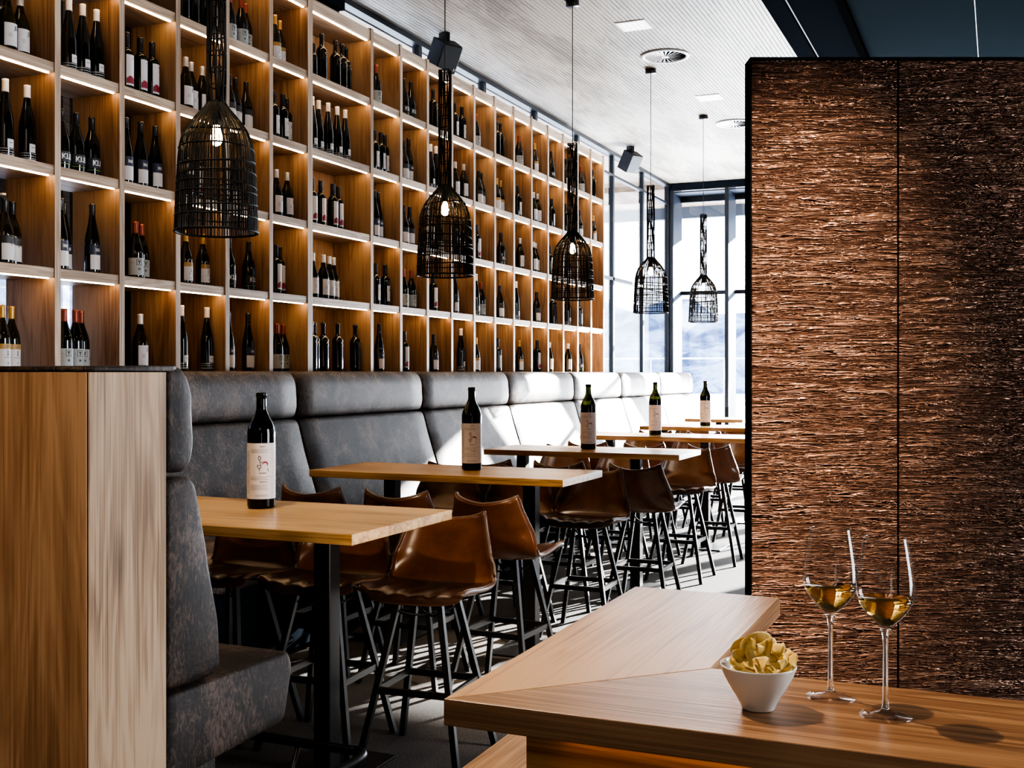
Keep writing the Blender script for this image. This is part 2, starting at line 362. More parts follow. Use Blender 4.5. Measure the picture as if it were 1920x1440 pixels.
# low wall and pier behind the bench / rack on the left
struct('wall_left', MB().box(-4.52, -4.10, -2.2, YE + .1, 0, 1.488), M['slate_dark'])
wl = MB(); wl.box(-4.52, -4.44, -2.2, 3.2, 1.488, ZC)
struct('wall_pier', wl, M['slate_dark'])
struct('trim_8', MB().box(-4.42, -4.115, 2.4, 6.66, 3.985, ZC), M['slate_dark'])
# window_1: long glazed wall behind the rack, mullions every 1.28 m
w1 = empty('window_1'); w1['kind'] = 'structure'
ys = [YE - 1.285 * k for k in range(0, 11)]
for i, yy in enumerate(ys):
    if i == 9: continue                                          # the black rack back stands in for this post
    MB().box(XG - .05, XG + .012, yy - .028, yy + .028, 1.488, ZC).build('mullion', M['frame'], w1)
for i in range(len(ys) - 1):
    MB().box(XG - .022, XG - .012, ys[i + 1] + .028, ys[i] - .028, 1.488, ZC).build('pane', M['pane'] if ys[i] > 5.9 else M['pane_dim'], w1, fixn=False)
MB().box(XG - .05, XG + .03, 3.2, YE, ZC - .045, ZC + .01).build('head_rail', M['frame'], w1)
MB().box(XG - .045, XG + .01, 3.2, YE, 3.955, 3.985).build('rail', M['frame'], w1)
MB().box(XG - .05, XG + .012, 12.1, YE, 2.66, 2.70).build('transom', M['frame'], w1)
MB().box(XG - .05, XG + .02, 3.2, YE, 1.480, 1.51).build('sill', M['frame'], w1)
# dark post filling behind the third bay
# window_2: end wall, deep fins
w2 = empty('window_2'); w2['kind'] = 'structure'
fins = [-4.40, -3.575, -2.735, -1.895, -1.055, -.215, .625, 1.465, 2.305, 3.145]
for i, xx in enumerate(fins):
    wd = .055 if i else .085
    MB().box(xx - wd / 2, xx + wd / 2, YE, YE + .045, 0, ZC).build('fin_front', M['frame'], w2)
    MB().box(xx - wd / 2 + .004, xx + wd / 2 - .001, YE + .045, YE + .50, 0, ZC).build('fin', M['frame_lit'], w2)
for i in range(len(fins) - 1):
    MB().box(fins[i] + .03, fins[i + 1] - .03, YE + .46, YE + .47, .05, ZC - .2).build('pane', M['pane'], w2, fixn=False)
MB().box(-4.45, 4.15, YE - .01, YE + .06, ZC - .10, ZC + .02).build('head_beam', M['slate_dark'], w2)
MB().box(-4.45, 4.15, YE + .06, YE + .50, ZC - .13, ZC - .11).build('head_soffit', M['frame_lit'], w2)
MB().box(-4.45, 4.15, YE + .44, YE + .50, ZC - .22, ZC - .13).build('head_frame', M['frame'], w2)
MB().box(-4.45, 4.15, YE + .43, YE + .50, 2.665, 2.72).build('transom', M['frame'], w2)
MB().box(-4.45, 4.15, YE + .40, YE + .50, 0, .10).build('sill', M['frame'], w2)

# ---------------------------------------------------------------- outdoors
struct('terrace', MB().box(-30, 30, 16.6, 24.5, -.2, -.05), M['snow'])
struct('terrace_side', MB().box(-30, -4.7, -6, 16.6, -.2, -.05), M['snow'])
struct('snowfield', MB().box(-60, 60, 24.5, 60, -.6, .4), M['snow'])
def ridge_obj(name, y0, pts, base, thick, m):
    mb = MB(); n = 90; rows = 14; vs = []; fs = []
    x0, x1 = pts[0][0], pts[-1][0]
    def top(x):
        for a, b in zip(pts, pts[1:]):
            if a[0] <= x <= b[0]: return a[1] + (b[1] - a[1]) * (x - a[0]) / (b[0] - a[0])
        return pts[-1][1]
    rr = random.Random(3)
    for j in range(rows + 1):
        for i in range(n + 1):
            x = x0 + (x1 - x0) * i / n; t = j / rows
            z = base + (top(x) + .6 * math.sin(x * .7) + .35 * math.sin(x * 1.9 + 1) - base) * t
            vs.append((x, y0 + thick * t + rr.uniform(-.8, .8), z + rr.uniform(-.25, .25)))
    for j in range(rows):
        for i in range(n):
            a = j * (n + 1) + i; fs.append((a, a + 1, a + n + 2, a + n + 1))
    mb.add(vs, fs, True); o = mb.build(name, m); o['kind'] = 'structure'; return o
ridge_obj('mountain', 62, [(-75, 4), (-52, 5.5), (-36, 8.2), (-24, 7.0), (-12, 6.5), (-4, 9.5), (10, 14), (40, 20), (80, 24)], -2, 30, M['mount'])
struct('roof_overhang', MB().box(-8.0, 4.2, 16.62, 18.5, 4.28, 4.5), M['soffit_wood'])
struct('roof_overhang_side', MB().box(-6.4, -4.52, -6, 16.62, 4.42, 4.6), M['soffit_wood'])
ridge_obj('added_ridge', 0, [(-80, 14), (-40, 22), (-5, 26), (20, 20), (60, 16)], -2, 26, M['mount']).location = (-34, 0, 0)  # added ridge, darkens the sky above the rack and cuts light from the left
bpy.data.objects['added_ridge'].rotation_euler[2] = PI / 2
struct('baffle_panel', MB().box(-5.05, -4.95, -6, 5.6, 2.12, 4.42), M['soffit_wood'])  # added panel, blocks daylight behind the first rack bays
struct('baffle_screen', MB().box(-6.2, -6.1, -6, 5.0, -.1, 1.9), simple('baffle_grey', (.34, .37, .42), .9))  # added screen, keeps outdoor light out of the first rack bays
struct('fascia', MB().box(-8.0, 4.2, 18.5, 18.62, 4.09, 4.5), M['frame_lit'])
rl = empty('balcony_railing', (-2.0, 22.2, 0)); tag(rl, 'thin metal railing on the snowy terrace outside the end window', 'railing')
MB().sweep([(-6, 0, 1.80), (6, 0, 1.80)], .018).build('top_rail', M['white'], rl)
for k in range(9): MB().sweep([(-6 + 1.5 * k, 0, -.05), (-6 + 1.5 * k, 0, 1.80)], .016).build('post', M['white'], rl)

# ---------------------------------------------------------------- wine rack
WX, RD, TU = -4.10, .31, .0185
YU = [3.6435 + .428 * i for i in range(7)] + [6.9975 + .428 * i for i in range(13)]
Z0, PZ = 1.513, .4856
rack = empty('wine_rack', (WX, 8.0, Z0)); RO = Vector((WX, 8.0, Z0))
tag(rack, 'tall oak wine rack of square lit bays above the wall bench', 'wine rack')
def rel(mb, o): mb.v = [(x - o[0], y - o[1], z - o[2]) for x, y, z in mb.v]; return mb
for i, y in enumerate(YU):
    w = .028 if i == 6 else TU
    rel(MB().box(WX - RD, WX, y - w, y + w, 1.49, Z0 + 5 * PZ + .012), RO).build('upright', M['rack_up'], rack)
    rel(MB().box(WX + .0002, WX + .0016, y - w, y + w, 1.49, Z0 + 5 * PZ + .012), RO).build('daylit_edge', M['edge'], rack.children[-1])  # added strip that carries the painted daylight on the upright front
protos = {}
def board(i, k):
    y0, y1 = YU[i] + TU + .0005, YU[i + 1] - TU - .0005
    if i == 5: y1 -= .01
    if i == 6: y0 += .01
    key = round(y1 - y0, 3); zt = Z0 + k * PZ; th = .075 if k == 5 else .047
    kk = (key, k == 5); loc = (-.003, (y0 + y1) / 2 - RO[1], zt - RO[2])
    if kk not in protos:
        h = (y1 - y0) / 2
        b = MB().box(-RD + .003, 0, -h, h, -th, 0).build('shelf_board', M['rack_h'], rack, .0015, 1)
        l = MB().box(-.028, -.019, -h + .012, h - .012, -th - .005, -th + .0005).build('led_strip', M['led'], b)
        l['label'] = 'glowing warm light strip under the board'
        protos[kk] = b; b.location = loc
    else:
        p = protos[kk]; b = p.copy(); COL.objects.link(b); b.location = loc
        for ch in p.children: c = ch.copy(); COL.objects.link(c); c.parent = b
for k in range(1, 6):
    for i in range(19):
        if k == 5 and i < 4: continue
        board(i, k)
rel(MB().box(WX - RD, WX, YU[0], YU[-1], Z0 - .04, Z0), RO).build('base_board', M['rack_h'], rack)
rel(MB().box(WX - RD - .010, WX - RD - .001, YU[3] - .01, YU[-1], 1.49, Z0 + 5 * PZ), RO).build('back_panel', M['rack'], rack)
bp = rel(MB().box(WX - RD - .010, WX - RD - .001, YU[2] - .01, YU[3] - .011, 1.49, Z0 + 5 * PZ), RO).build('back_panel', M['dark'], rack)
bp['label'] = 'black back panel of the third column'

# ---------------------------------------------------------------- bottles
def body_prof(kind, h, r):
    if kind == 'flute':
        P = [(r * .80, 0), (r * .97, .004), (r, .012), (r, h * .40), (r * .97, h * .47), (r * .86, h * .56), (r * .66, h * .67), (r * .50, h * .76), (r * .41, h * .84), (.0145, h * .90), (.0140, h * .97), (.0140, h)]
    elif kind == 'burg':
        P = [(r * .80, 0), (r * .97, .004), (r, .012), (r, h * .44), (r * .97, h * .50), (r * .84, h * .59), (r * .62, h * .68), (r * .45, h * .76), (.0150, h * .83), (.0145, h * .96), (.0145, h)]
    else:
        P = [(r * .80, 0), (r * .97, .004), (r, .012), (r, h * .60), (r * .985, h * .635), (r * .90, h * .675), (r * .70, h * .71), (r * .50, h * .735), (.0165, h * .765), (.0150, h * .80), (.0150, h)]
    out = [P[0], P[1], P[2]] + [tuple(q)[:2] for q in [(v.x, v.y) for v in catmull([(a, b, 0) for a, b in P[3:]], 3)]]
    return out
def cap_prof(kind, h, z0):
    r0 = .0158 if kind != 'bord' else .0165
    return [(r0 + .0008, z0), (r0, z0 + .004), (r0 * .97, h - .012), (r0 * 1.0, h - .010), (r0 * 1.0, h + .001), (r0 * .9, h + .002)]
LAB0 = 0.0
def make_bottle(code):
    S = dict(F=('flute', .365, .0375, 'black_glass', 'cap_white', .058), G=('flute', .350, .0375, 'black_glass', 'cap_black', .055),
             J=('burg', .300, .041, 'olive_glass', 'cap_silver', .052), K=('burg', .300, .041, 'black_glass', 'cap_black', .060),
             P=('burg', .300, .041, 'brown_glass', 'cap_black', .060), T=('burg', .300, .042, 'black_glass', 'cap_copper', .062),
             S=('burg', .298, .040, 'brown_glass', 'cap_gold', .058), R=('bord', .310, .037, 'green_glass', 'cap_black', .072),
             W=('bord', .305, .037, 'black_glass', 'cap_black', .070), B=('bord', .330, .0385, 'black_glass', None, 0), V=('bord', .235, .029, 'black_glass', 'cap_black', .055))[code]
    kind, h, r, g, cap, ch = S
    o = MB().lathe(body_prof(kind, h, r), 28).build('wine_bottle', M[g])
    if g in ('olive_glass', 'green_glass'):
        P = body_prof(kind, h, r); lv = h * (.70 if kind == 'burg' else .66)
        MB().lathe([(a * .9, b + .004) for a, b in P if b < lv], 20).build('wine_fill', simple('fill_' + code, (.20, .17, .03) if code == 'J' else (.13, .19, .03), .25), o)
    if cap: MB().lathe(cap_prof(kind, h, h - ch), 20).build('capsule', M[cap], o)
    e = .0006
    if code == 'F':
        MB().patch(r + e, .048, .088, -.50, .42).build('label', M['paper'], o, fixn=False)
        MB().patch(r + 2 * e, .070, .0725, -.28, .20).build('print', M['ink'], o, fixn=False)
        d = MB(); 
        for row in range(3):
            for k in range(22):
                a = -1.9 + k * .17 + (row % 2) * .085; z = .018 + row * .0115
                d.patch(r + e, z, z + .0042, a, a + .085, 2)
        d.patch(r + e, .012, .0145, -1.9, 1.9, 24)
        d.build('dot_band', M['ink_white'], o, fixn=False)
    if code == 'G':
        MB().patch(r + e, .095, .145, -1.25, 1.0).build('band', M['ink_navy'], o, fixn=False)
        MB().patch(r + e, .022, .095, -1.1, .75).build('label', M['paper'], o, fixn=False)
        d = MB()
        for a, w, z in ((-.42, .05, .022), (-.30, .10, .018), (-.15, .04, .022), (-.06, .09, .018), (.08, .05, .020), (.18, .08, .018)): d.patch(r + 2 * e, .112, .112 + z * .8, a, a + w, 2)
        d.build('print', M['ink_white'], o, fixn=False)
    if code == 'J':
        MB().patch(r + e, .030, .135, -1.0, .85).build('label', M['paper'], o, fixn=False)
        text_mb('JÜL', .026, r + 2 * e, .106, .12, .0004).build('lettering', M['ink'], o, fixn=False)
        d = MB()
        for i in range(3): d.patch(r + 2 * e, .085 - .007 * i, .0868 - .007 * i, -.55, -.15 + .05 * (i % 2), 4)
        d.build('print', M['ink_grey'], o, fixn=False)
    if code == 'K':
        MB().patch(r + e, .040, .092, -1.5, 1.3).build('label', M['ink_band'], o, fixn=False)
        text_mb('KLEIN', .036, r + 2 * e, .056, -.80, .0012).build('lettering', M['ink_white'], o, fixn=False)
        MB().patch(r + 2 * e, .030, .0335, -1.5, 1.3).build('green_line', M['ink_green'], o, fixn=False)
    if code == 'P':
        MB().patch(r + e, .096, .132, -1.15, .85).build('band', M['ink_band'], o, fixn=False)
        MB().patch(r + e, .020, .096, -1.15, .85).build('label', M['paper'], o, fixn=False)
        d = MB()
        for k in range(5):
            a = -.30 + k * .15; d.patch(r + 2 * e, .100 + .003 * (k % 2), .125, a, a + .03, 1); d.patch(r + 2 * e, .120, .1225, a, a + .11, 2)
            d.patch(r + 2 * e, .094 - .004 * (k % 3), .0965, a, a + .12, 2)
        d.build('print', M['ink_grey'], o, fixn=False)
    if code == 'T':
        MB().patch(r + e, .018, .108, -1.75, 1.15, 22).build('label', M['paper_grey'], o, fixn=False)
        q = r + 2 * e; d = MB(); a0, a1, z0, z1 = -.62, .08, .070, .100
        t = .05
        d.patch(q, z0, z0 + .0022, a0, a1, 6); d.patch(q, z1 - .0022, z1, a0, a1, 6); d.patch(q, z0, z1, a0, a0 + t, 1); d.patch(q, z0, z1, a1 - t, a1, 1)
        MB().patch(q, .082, .083, -1.5, -.8, 5).build('print_line', M['ink'], o, fixn=False)
        d.build('box_print', M['ink'], o, fixn=False)
        text_mb('T', .021, q, .0775, -.42, .0014).build('lettering', M['ink'], o, fixn=False)
        text_mb('H', .015, q, .045, -.40, .0010).build('lettering', M['ink'], o, fixn=False)
        text_mb('A', .020, q, .055, .45, .0004).build('lettering', M['ink'], o, fixn=False)
    if code == 'S':
        MB().patch(r + e, .098, .122, -1.1, .85).build('band', M['ink_gold'], o, fixn=False)
        MB().patch(r + e, .020, .098, -1.1, .85).build('label', M['paper'], o, fixn=False)
        d = MB(); q = r + 2 * e
        d.patch(q, .068, .092, -.06, .06, 2); d.patch(q, .068, .072, -.12, .12, 2); d.patch(q, .058, .060, -.45, .40, 5); d.patch(q, .030, .038, -.05, .08, 2)
        for k in range(5): d.patch(q, .104, .116, -.38 + .17 * k, -.38 + .17 * k + .055 + .03 * (k % 2), 2)
        d.build('print', M['ink_grey'], o, fixn=False)
    if code == 'R':
        MB().patch(r + e, .030, .190, -.75, .80).build('label', M['paper'], o, fixn=False)
        jag = [0, .5, .35, .9, .7, 1, .8, .95, .6, .8, .45, .6, .2, .35, 0]
        MB().patch(r + 2 * e, .040, .075, -.70, .76, 14, top=lambda t: .062 + .020 * jag[min(14, int(round(t * 14)))]).build('motif', M['ink_red'], o, fixn=False)
        MB().patch(r + 2 * e, .172, .1745, .10, .50).build('print', M['ink'], o, fixn=False)
    if code == 'W':
        MB().patch(r + e, .035, .150, -.55, .80).build('label', M['paper'], o, fixn=False)
        d = MB(); q = r + 2 * e; d.patch(q, .062, .065, -.15, .40, 4); d.patch(q, .110, .126, .02, .24, 2); d.patch(q, .050, .0515, -.1, .35, 4)
        d.build('print', M['ink_grey'], o, fixn=False)
    if code == 'B':
        MB().lathe([(.0165, h - .022), (.0172, h - .018), (.0172, h - .006), (.0160, h + .001)], 18).build('capsule', M['cap_black'], o)
        q = r + e; d = MB()
        for k in range(16):
            t = k / 15; a = .05 + .28 * math.sin(t * 9); z = .17 + .045 * t; d.patch(q, z, z + .0035, a - .10, a + .12, 2)
        MB().patch(q, .030, .037, .0, .12, 2).build('seal_mark', M['ink_gold'], o, fixn=False)
        d.build('emblem', M['ink_gold'], o, fixn=False)
    return o
BDATA = "S,1,1,4.190,3.826;S,1,1,4.230,3.918;P,1,2,4.190,3.844;P,1,2,4.230,3.924;F,1,3,4.190,3.847;F,1,3,4.190,3.974;J,1,4,4.190,3.859;J,1,4,4.210,3.952;T,2,1,4.190,4.202;T,2,1,4.210,4.295;T,2,1,4.260,4.385;G,2,2,4.190,4.178;G,2,2,4.290,4.302;G,2,2,4.190,4.389;K,2,3,4.190,4.185;K,2,3,4.190,4.282;K,2,3,4.190,4.385;F,2,4,4.190,4.233;F,2,4,4.190,4.324;F,2,4,4.190,4.418;J,3,1,4.190,4.735;T,3,2,4.190,4.699;T,3,2,4.230,4.788;G,3,3,4.190,4.627;G,3,3,4.190,4.739;G,3,3,4.190,4.851;R,3,4,4.190,4.631;R,3,4,4.190,4.735;R,3,4,4.190,4.826;F,4,1,4.190,5.063;F,4,1,4.190,5.285;S,4,2,4.190,5.099;S,4,2,4.190,5.247;R,4,3,4.190,5.109;R,4,3,4.190,5.214;J,4,4,4.190,5.099;J,4,4,4.230,5.194;J,4,4,4.230,5.292;B,4,5,4.190,5.077;B,4,5,4.190,5.163;B,4,5,4.190,5.247;G,5,1,4.190,5.482;G,5,1,4.190,5.673;K,5,2,4.190,5.487;K,5,2,4.190,5.678;P,5,3,4.190,5.548;P,5,4,4.190,5.487;P,5,4,4.210,5.574;P,5,4,4.210,5.679;T,5,5,4.190,5.492;T,5,5,4.190,5.605;T,5,5,4.230,5.700;T,6,1,4.190,5.971;T,6,1,4.260,6.141;R,6,2,4.190,5.960;R,6,2,4.230,6.057;J,6,3,4.190,5.965;J,6,3,4.190,6.082;W,6,4,4.190,5.937;W,6,4,4.190,6.035;W,6,4,4.230,6.134;S,6,5,4.190,5.948;S,6,5,4.230,6.057;B,7,1,4.190,6.363;B,7,1,4.230,6.456;B,7,1,4.210,6.536;B,7,1,4.190,6.686;B,7,1,4.190,6.918;J,7,2,4.190,6.376;J,7,2,4.190,6.505;J,7,2,4.210,6.609;J,7,2,4.230,6.695;R,7,3,4.190,6.369;R,7,3,4.190,6.472;R,7,3,4.190,6.624;R,7,3,4.210,6.724;F,7,4,4.190,6.369;F,7,4,4.210,6.477;F,7,4,4.190,6.564;F,7,4,4.190,6.679;F,7,4,4.190,6.783;V,7,5,4.190,6.382;B,7,5,4.190,6.485;B,7,5,4.190,6.658;B,7,5,4.190,6.741;B,7,5,4.210,6.829;G,8,1,4.190,7.255;W,8,2,4.190,7.201;W,8,2,4.190,7.342;G,8,3,4.190,7.186;G,8,3,4.210,7.274;W,8,4,4.190,7.186;W,8,4,4.190,7.279;W,8,4,4.210,7.366;T,8,5,4.190,7.209;R,9,1,4.190,7.637;T,9,2,4.190,7.620;T,9,2,4.190,7.748;P,9,3,4.190,7.629;P,9,3,4.190,7.722;P,9,4,4.190,7.629;G,9,4,4.210,7.742;G,9,4,4.290,7.794;K,9,5,4.190,7.629;K,9,5,4.190,7.740;P,10,1,4.190,8.127;R,10,2,4.190,8.117;R,10,3,4.190,8.071;P,10,3,4.190,8.212;F,10,4,4.190,8.071;F,10,4,4.190,8.164;B,10,5,4.190,8.117;F,11,1,4.190,8.628;G,11,2,4.190,8.506;W,11,3,4.190,8.536;W,11,3,4.170,8.639;J,11,4,4.190,8.516;J,11,4,4.170,8.639;W,11,5,4.190,8.506;W,11,5,4.190,8.649;S,12,1,4.190,8.926;F,12,2,4.190,8.926;T,12,2,4.190,9.036;R,12,3,4.190,8.948;P,12,4,4.190,8.981;P,12,4,4.210,9.075;T,12,5,4.190,8.926;W,13,1,4.190,9.394;P,13,2,4.190,9.441;K,13,3,4.190,9.466;S,13,4,4.190,9.370;S,13,4,4.210,9.499;B,13,5,4.190,9.370;B,13,5,4.190,9.453;B,13,5,4.260,9.505;S,14,1,4.190,9.904;F,14,2,4.190,9.814;J,14,3,4.190,9.917;W,14,4,4.190,9.865;T,14,5,4.190,9.891;R,15,1,4.190,10.350;P,15,2,4.190,10.336;J,15,3,4.190,10.252;J,15,3,4.210,10.357;J,15,4,4.190,10.252;J,15,4,4.190,10.359;S,15,5,4.190,10.280;J,16,1,4.190,10.681;B,16,2,4.190,10.786;R,16,3,4.190,10.696;W,16,4,4.190,10.741;W,16,4,4.260,10.790;K,16,5,4.190,10.726;J,17,1,4.170,11.168;F,17,2,4.190,11.206;P,17,3,4.190,11.206;R,17,4,4.190,11.142;P,17,5,4.190,11.158;K,18,1,4.190,11.586;W,18,2,4.190,11.569;P,18,4,4.190,11.569;T,18,5,4.190,11.620;S,19,4,4.190,12.026;B,19,5,4.190,12.007"
KIND = dict(F='dark flute bottle with white cap and dotted base', G='slim dark bottle with navy and white label', J='olive bottle with big white label',
            K='dark bottle with white KLEIN lettering', P='dark bottle with grey and white label', T='dark bottle with copper cap and boxed T label',
            S='dark bottle with gold-topped label', R='green bottle with red-footed white label', W='black bottle with narrow white label', B='plain black bottle without paper label', V='small half-size dark bottle')
ROWN = {1: 'bottom row', 2: 'second row up', 3: 'third row up', 4: 'fourth row up', 5: 'top row'}
ORD = ['first', 'second', 'third', 'fourth', 'fifth', 'sixth', 'seventh', 'eighth', 'ninth', 'tenth', 'eleventh', 'twelfth', 'thirteenth', 'fourteenth', 'fifteenth', 'sixteenth', 'seventeenth', 'eighteenth', 'last']
items = []
for s in BDATA.split(';'):
    t, c, r_, x, y = s.split(','); items.append((t, int(c), int(r_), -float(x), float(y)))
bays = {}
for it in items: bays.setdefault((it[1], it[2], it[0]), []).append(it)
proto_b = {}
rb = random.Random(11)
for it in items:
    t, c, r_, x, y = it
    if t not in proto_b: proto_b[t] = o = make_bottle(t)
    else: o = dup(proto_b[t])
    o.location = (x, y, Z0 + (r_ - 1) * PZ); o.rotation_euler[2] = rb.uniform(-.10, .10)
    sib = sorted(bays[(c, r_, t)], key=lambda q: q[4]); n = len(sib); i = sib.index(it)
    pos = '' if n == 1 else (('left one' if i == 0 else 'right one') if n == 2 else ['leftmost', 'second', 'third', 'fourth', 'fifth'][i]) + ', '
    tag(o, f"{KIND[t]}, {pos}{ORD[c - 1]} column, {ROWN[r_]}", 'wine bottle', 'wine bottles in the lit rack')

# ---------------------------------------------------------------- wall bench
def rounded(pts, r=.02, n=4):
    """round the corners of a closed 2D outline"""
    out = []; m = len(pts)
    for i in range(m):
        p = Vector(pts[i]); a = Vector(pts[i - 1]); b = Vector(pts[(i + 1) % m])
        da = (a - p); db = (b - p); q = min(r, da.length * .45, db.length * .45); s = p + da.normalized() * q; e = p + db.normalized() * q
        for k in range(n + 1):
            t = k / n; v = s * (1 - t) ** 2 + p * 2 * t * (1 - t) + e * t * t; out.append((v.x, v.y))
    return out
def cushion(prof, axis, a0, a1, name, m, parent, org, puff=.006):
    """upholstered slab: outline swept along an axis with softened ends"""
    mb = MB(); n = len(prof); cx = sum(p[0] for p in prof) / n; cz = sum(p[1] for p in prof) / n; vs = []
    L_ = a1 - a0; st = [(a0, .030), (a0 + .004, .014), (a0 + .014, .003)] + [(a0 + L_ * t, 0) for t in (.12, .3, .5, .7, .88)] + [(a1 - .014, .003), (a1 - .004, .014), (a1, .030)]
    for a, ins in st:
        for (u, w) in prof:
            du, dw = u - cx, w - cz; l = math.hypot(du, dw) or 1
            uu, ww = u - du / l * ins, w - dw / l * ins
            vs.append((a, uu, ww) if axis == 'x' else (uu, a, ww))
    fs = []
    for j in range(len(st) - 1):
        for i in range(n): fs.append((j * n + i, j * n + (i + 1) % n, (j + 1) * n + (i + 1) % n, (j + 1) * n + i))
    fs += [tuple(range(n))[::-1], tuple((len(st) - 1) * n + i for i in range(n))]
    mb.add(vs, fs, True); return rel(mb, org).build(name, m, parent)
BY = [2.62, 4.215, 5.835, 7.471, 9.085, 10.733, 12.292, 13.897, 15.56]
wb = empty('wall_bench', (-3.8, 9.0, 0)); WO = (-3.8, 9.0, 0)
tag(wb, 'long dark leather wall bench with padded high back under the wine rack', 'bench')
up_prof = rounded([(-4.095, 1.228), (-3.955, 1.226), (-3.935, 1.30), (-3.945, 1.45), (-3.985, 1.512), (-4.095, 1.512)], .035)
lo_prof = rounded([(-4.095, .60), (-3.755, .60), (-3.800, .78), (-3.885, 1.04), (-3.940, 1.222), (-4.095, 1.222)], .03)
st_prof = rounded([(-4.08, .44), (-3.40, .44), (-3.355, .60), (-3.385, .645), (-4.08, .645)], .03)
for a, b in zip(BY, BY[1:]):
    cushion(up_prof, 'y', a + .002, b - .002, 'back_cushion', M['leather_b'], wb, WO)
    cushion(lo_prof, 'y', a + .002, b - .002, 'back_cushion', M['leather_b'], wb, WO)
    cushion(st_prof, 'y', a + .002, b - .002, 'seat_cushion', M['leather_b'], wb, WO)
rel(MB().box(-4.09, -3.50, 2.62, 15.56, 0, .437), WO).build('plinth', M['slate_dark'], wb)
for y0, y1 in ((3.25, 4.9), (5.2, 6.9), (7.1, 9.0), (9.2, 11.1), (11.3, 13.1)):
    pts = catmull([(-3.50, y0 - .01, .13), (-3.38, y0, .13), (-3.335, y0 + .05, .13), (-3.335, y0 + .4, .13)], 5) + catmull([(-3.335, y1 - .4, .13), (-3.335, y1 - .05, .13), (-3.38, y1, .13), (-3.50, y1 + .01, .13)], 5)
    mb = MB().sweep(pts, .017, 10)
    for yy in (y0 + .35, y1 - .35): mb.sweep([(-3.335, yy, .125), (-3.345, yy, .07), (-3.43, yy, .010)], .010, 8)
    rel(mb, WO).build('foot_rail', M['steel'], wb)

# ---------------------------------------------------------------- end booth
bo = empty('booth_bench', (-2.6, 2.5, 0)); BO = (-2.6, 2.5, 0)
tag(bo, 'oak-clad booth bench end with dark leather back and seat, nearest the camera', 'bench')
rel(MB().box(-4.0, -2.0015, 2.077, 2.0798, 0, 1.503), BO).build('front_panel', M['booth_shaded'], bo, .001, 1)['label'] = 'oak front panel, warm tone painted for its shaded side'
rel(MB().box(-2.018, -2.0, 2.0835, 2.358, 0, 1.503), BO).build('end_panel', M['booth_lit'], bo, .001, 1)['label'] = 'knotty oak end panel, painted paler for window light'
rel(MB().box(-4.0, -2.022, 2.0812, 2.355, 0, 1.498), BO).build('core', M['dark'], bo)
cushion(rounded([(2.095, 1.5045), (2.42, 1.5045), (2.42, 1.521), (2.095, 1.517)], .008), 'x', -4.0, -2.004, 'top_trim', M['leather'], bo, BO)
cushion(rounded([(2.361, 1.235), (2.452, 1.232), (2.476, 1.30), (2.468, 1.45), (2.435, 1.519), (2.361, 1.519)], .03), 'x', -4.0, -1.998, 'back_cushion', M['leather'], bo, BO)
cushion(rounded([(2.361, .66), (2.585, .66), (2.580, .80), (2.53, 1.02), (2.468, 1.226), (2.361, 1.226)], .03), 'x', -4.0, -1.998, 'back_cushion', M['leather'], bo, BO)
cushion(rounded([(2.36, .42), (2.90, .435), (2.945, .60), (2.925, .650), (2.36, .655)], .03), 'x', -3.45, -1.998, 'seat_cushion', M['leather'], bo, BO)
rel(MB().box(-3.45, -2.08, 2.36, 2.66, 0, .43), BO).build('plinth', M['carpet'], bo)
fr = MB(); pts = catmull([(-3.4, 3.44, .17), (-2.2, 3.44, .17), (-2.08, 3.44, .17), (-2.03, 3.39, .17), (-2.03, 3.2, .17), (-2.03, 2.80, .17), (-2.1, 2.67, .17)], 6)
fr.sweep(pts, .017, 10)
for xx in (-2.32, -3.1): fr.sweep([(xx, 3.44, .165), (xx + .0, 3.40, .08), (xx - .03, 3.3, .06), (xx - .03, 3.27, .0)], .009, 8)
rel(fr, BO).build('foot_rail', M['steel'], bo)

# ---------------------------------------------------------------- tables
def make_table(x0, x1, y0, y1, legs):
    cx, cy = (x0 + x1) / 2, (y0 + y1) / 2
    t = empty('bar_table', (cx, cy, 0)); a, b = (x1 - x0) / 2, (y1 - y0) / 2
    MB().box(-a, a, -b, b, .922, .96).build('tabletop', M['table'], t, .0025, 2)
    for lx in legs:
        MB().box(lx - cx - .036, lx - cx + .036, -.036, .036, .012, .908).build('leg', M['steel_leg'], t, .003, 1)
        MB().box(lx - cx - .17, lx - cx + .17, -b * .62, b * .62, 0, .010).build('base_plate', M['steel_leg'], t, .002, 1)
    MB().box(min(legs) - cx - .2, max(legs) - cx + .2, -.05, .05, .908, .9215).build('support_bar', M['steel_leg'], t)
    return t
TB = [(-3.545, -1.99, 3.265, 4.02), (-3.545, -2.03, 5.36, 5.985), (-3.37, -1.945, 7.31, 7.90), (-3.37, -1.917, 9.32, 9.93), (-3.38, -1.95, 11.14, 11.75), (-3.44, -2.75, 13.18, 13.80)]
TL = ['oak bar table nearest the camera, beside the booth bench', 'second oak bar table from the camera, half in shadow', 'third oak bar table from the camera, top partly sunlit',
      'fourth oak bar table, its right end reaching the copper partition', 'fifth oak bar table, white with sunlight', 'small farthest oak bar table close to the end window']
for (x0, x1, y0, y1), lb in zip(TB, TL):
    legs = (-3.19, -2.33) if x1 > -2.5 else ((x0 + x1) / 2,)
    tag(make_table(x0, x1, y0, y1, legs), lb, 'table', 'bar tables in a row')

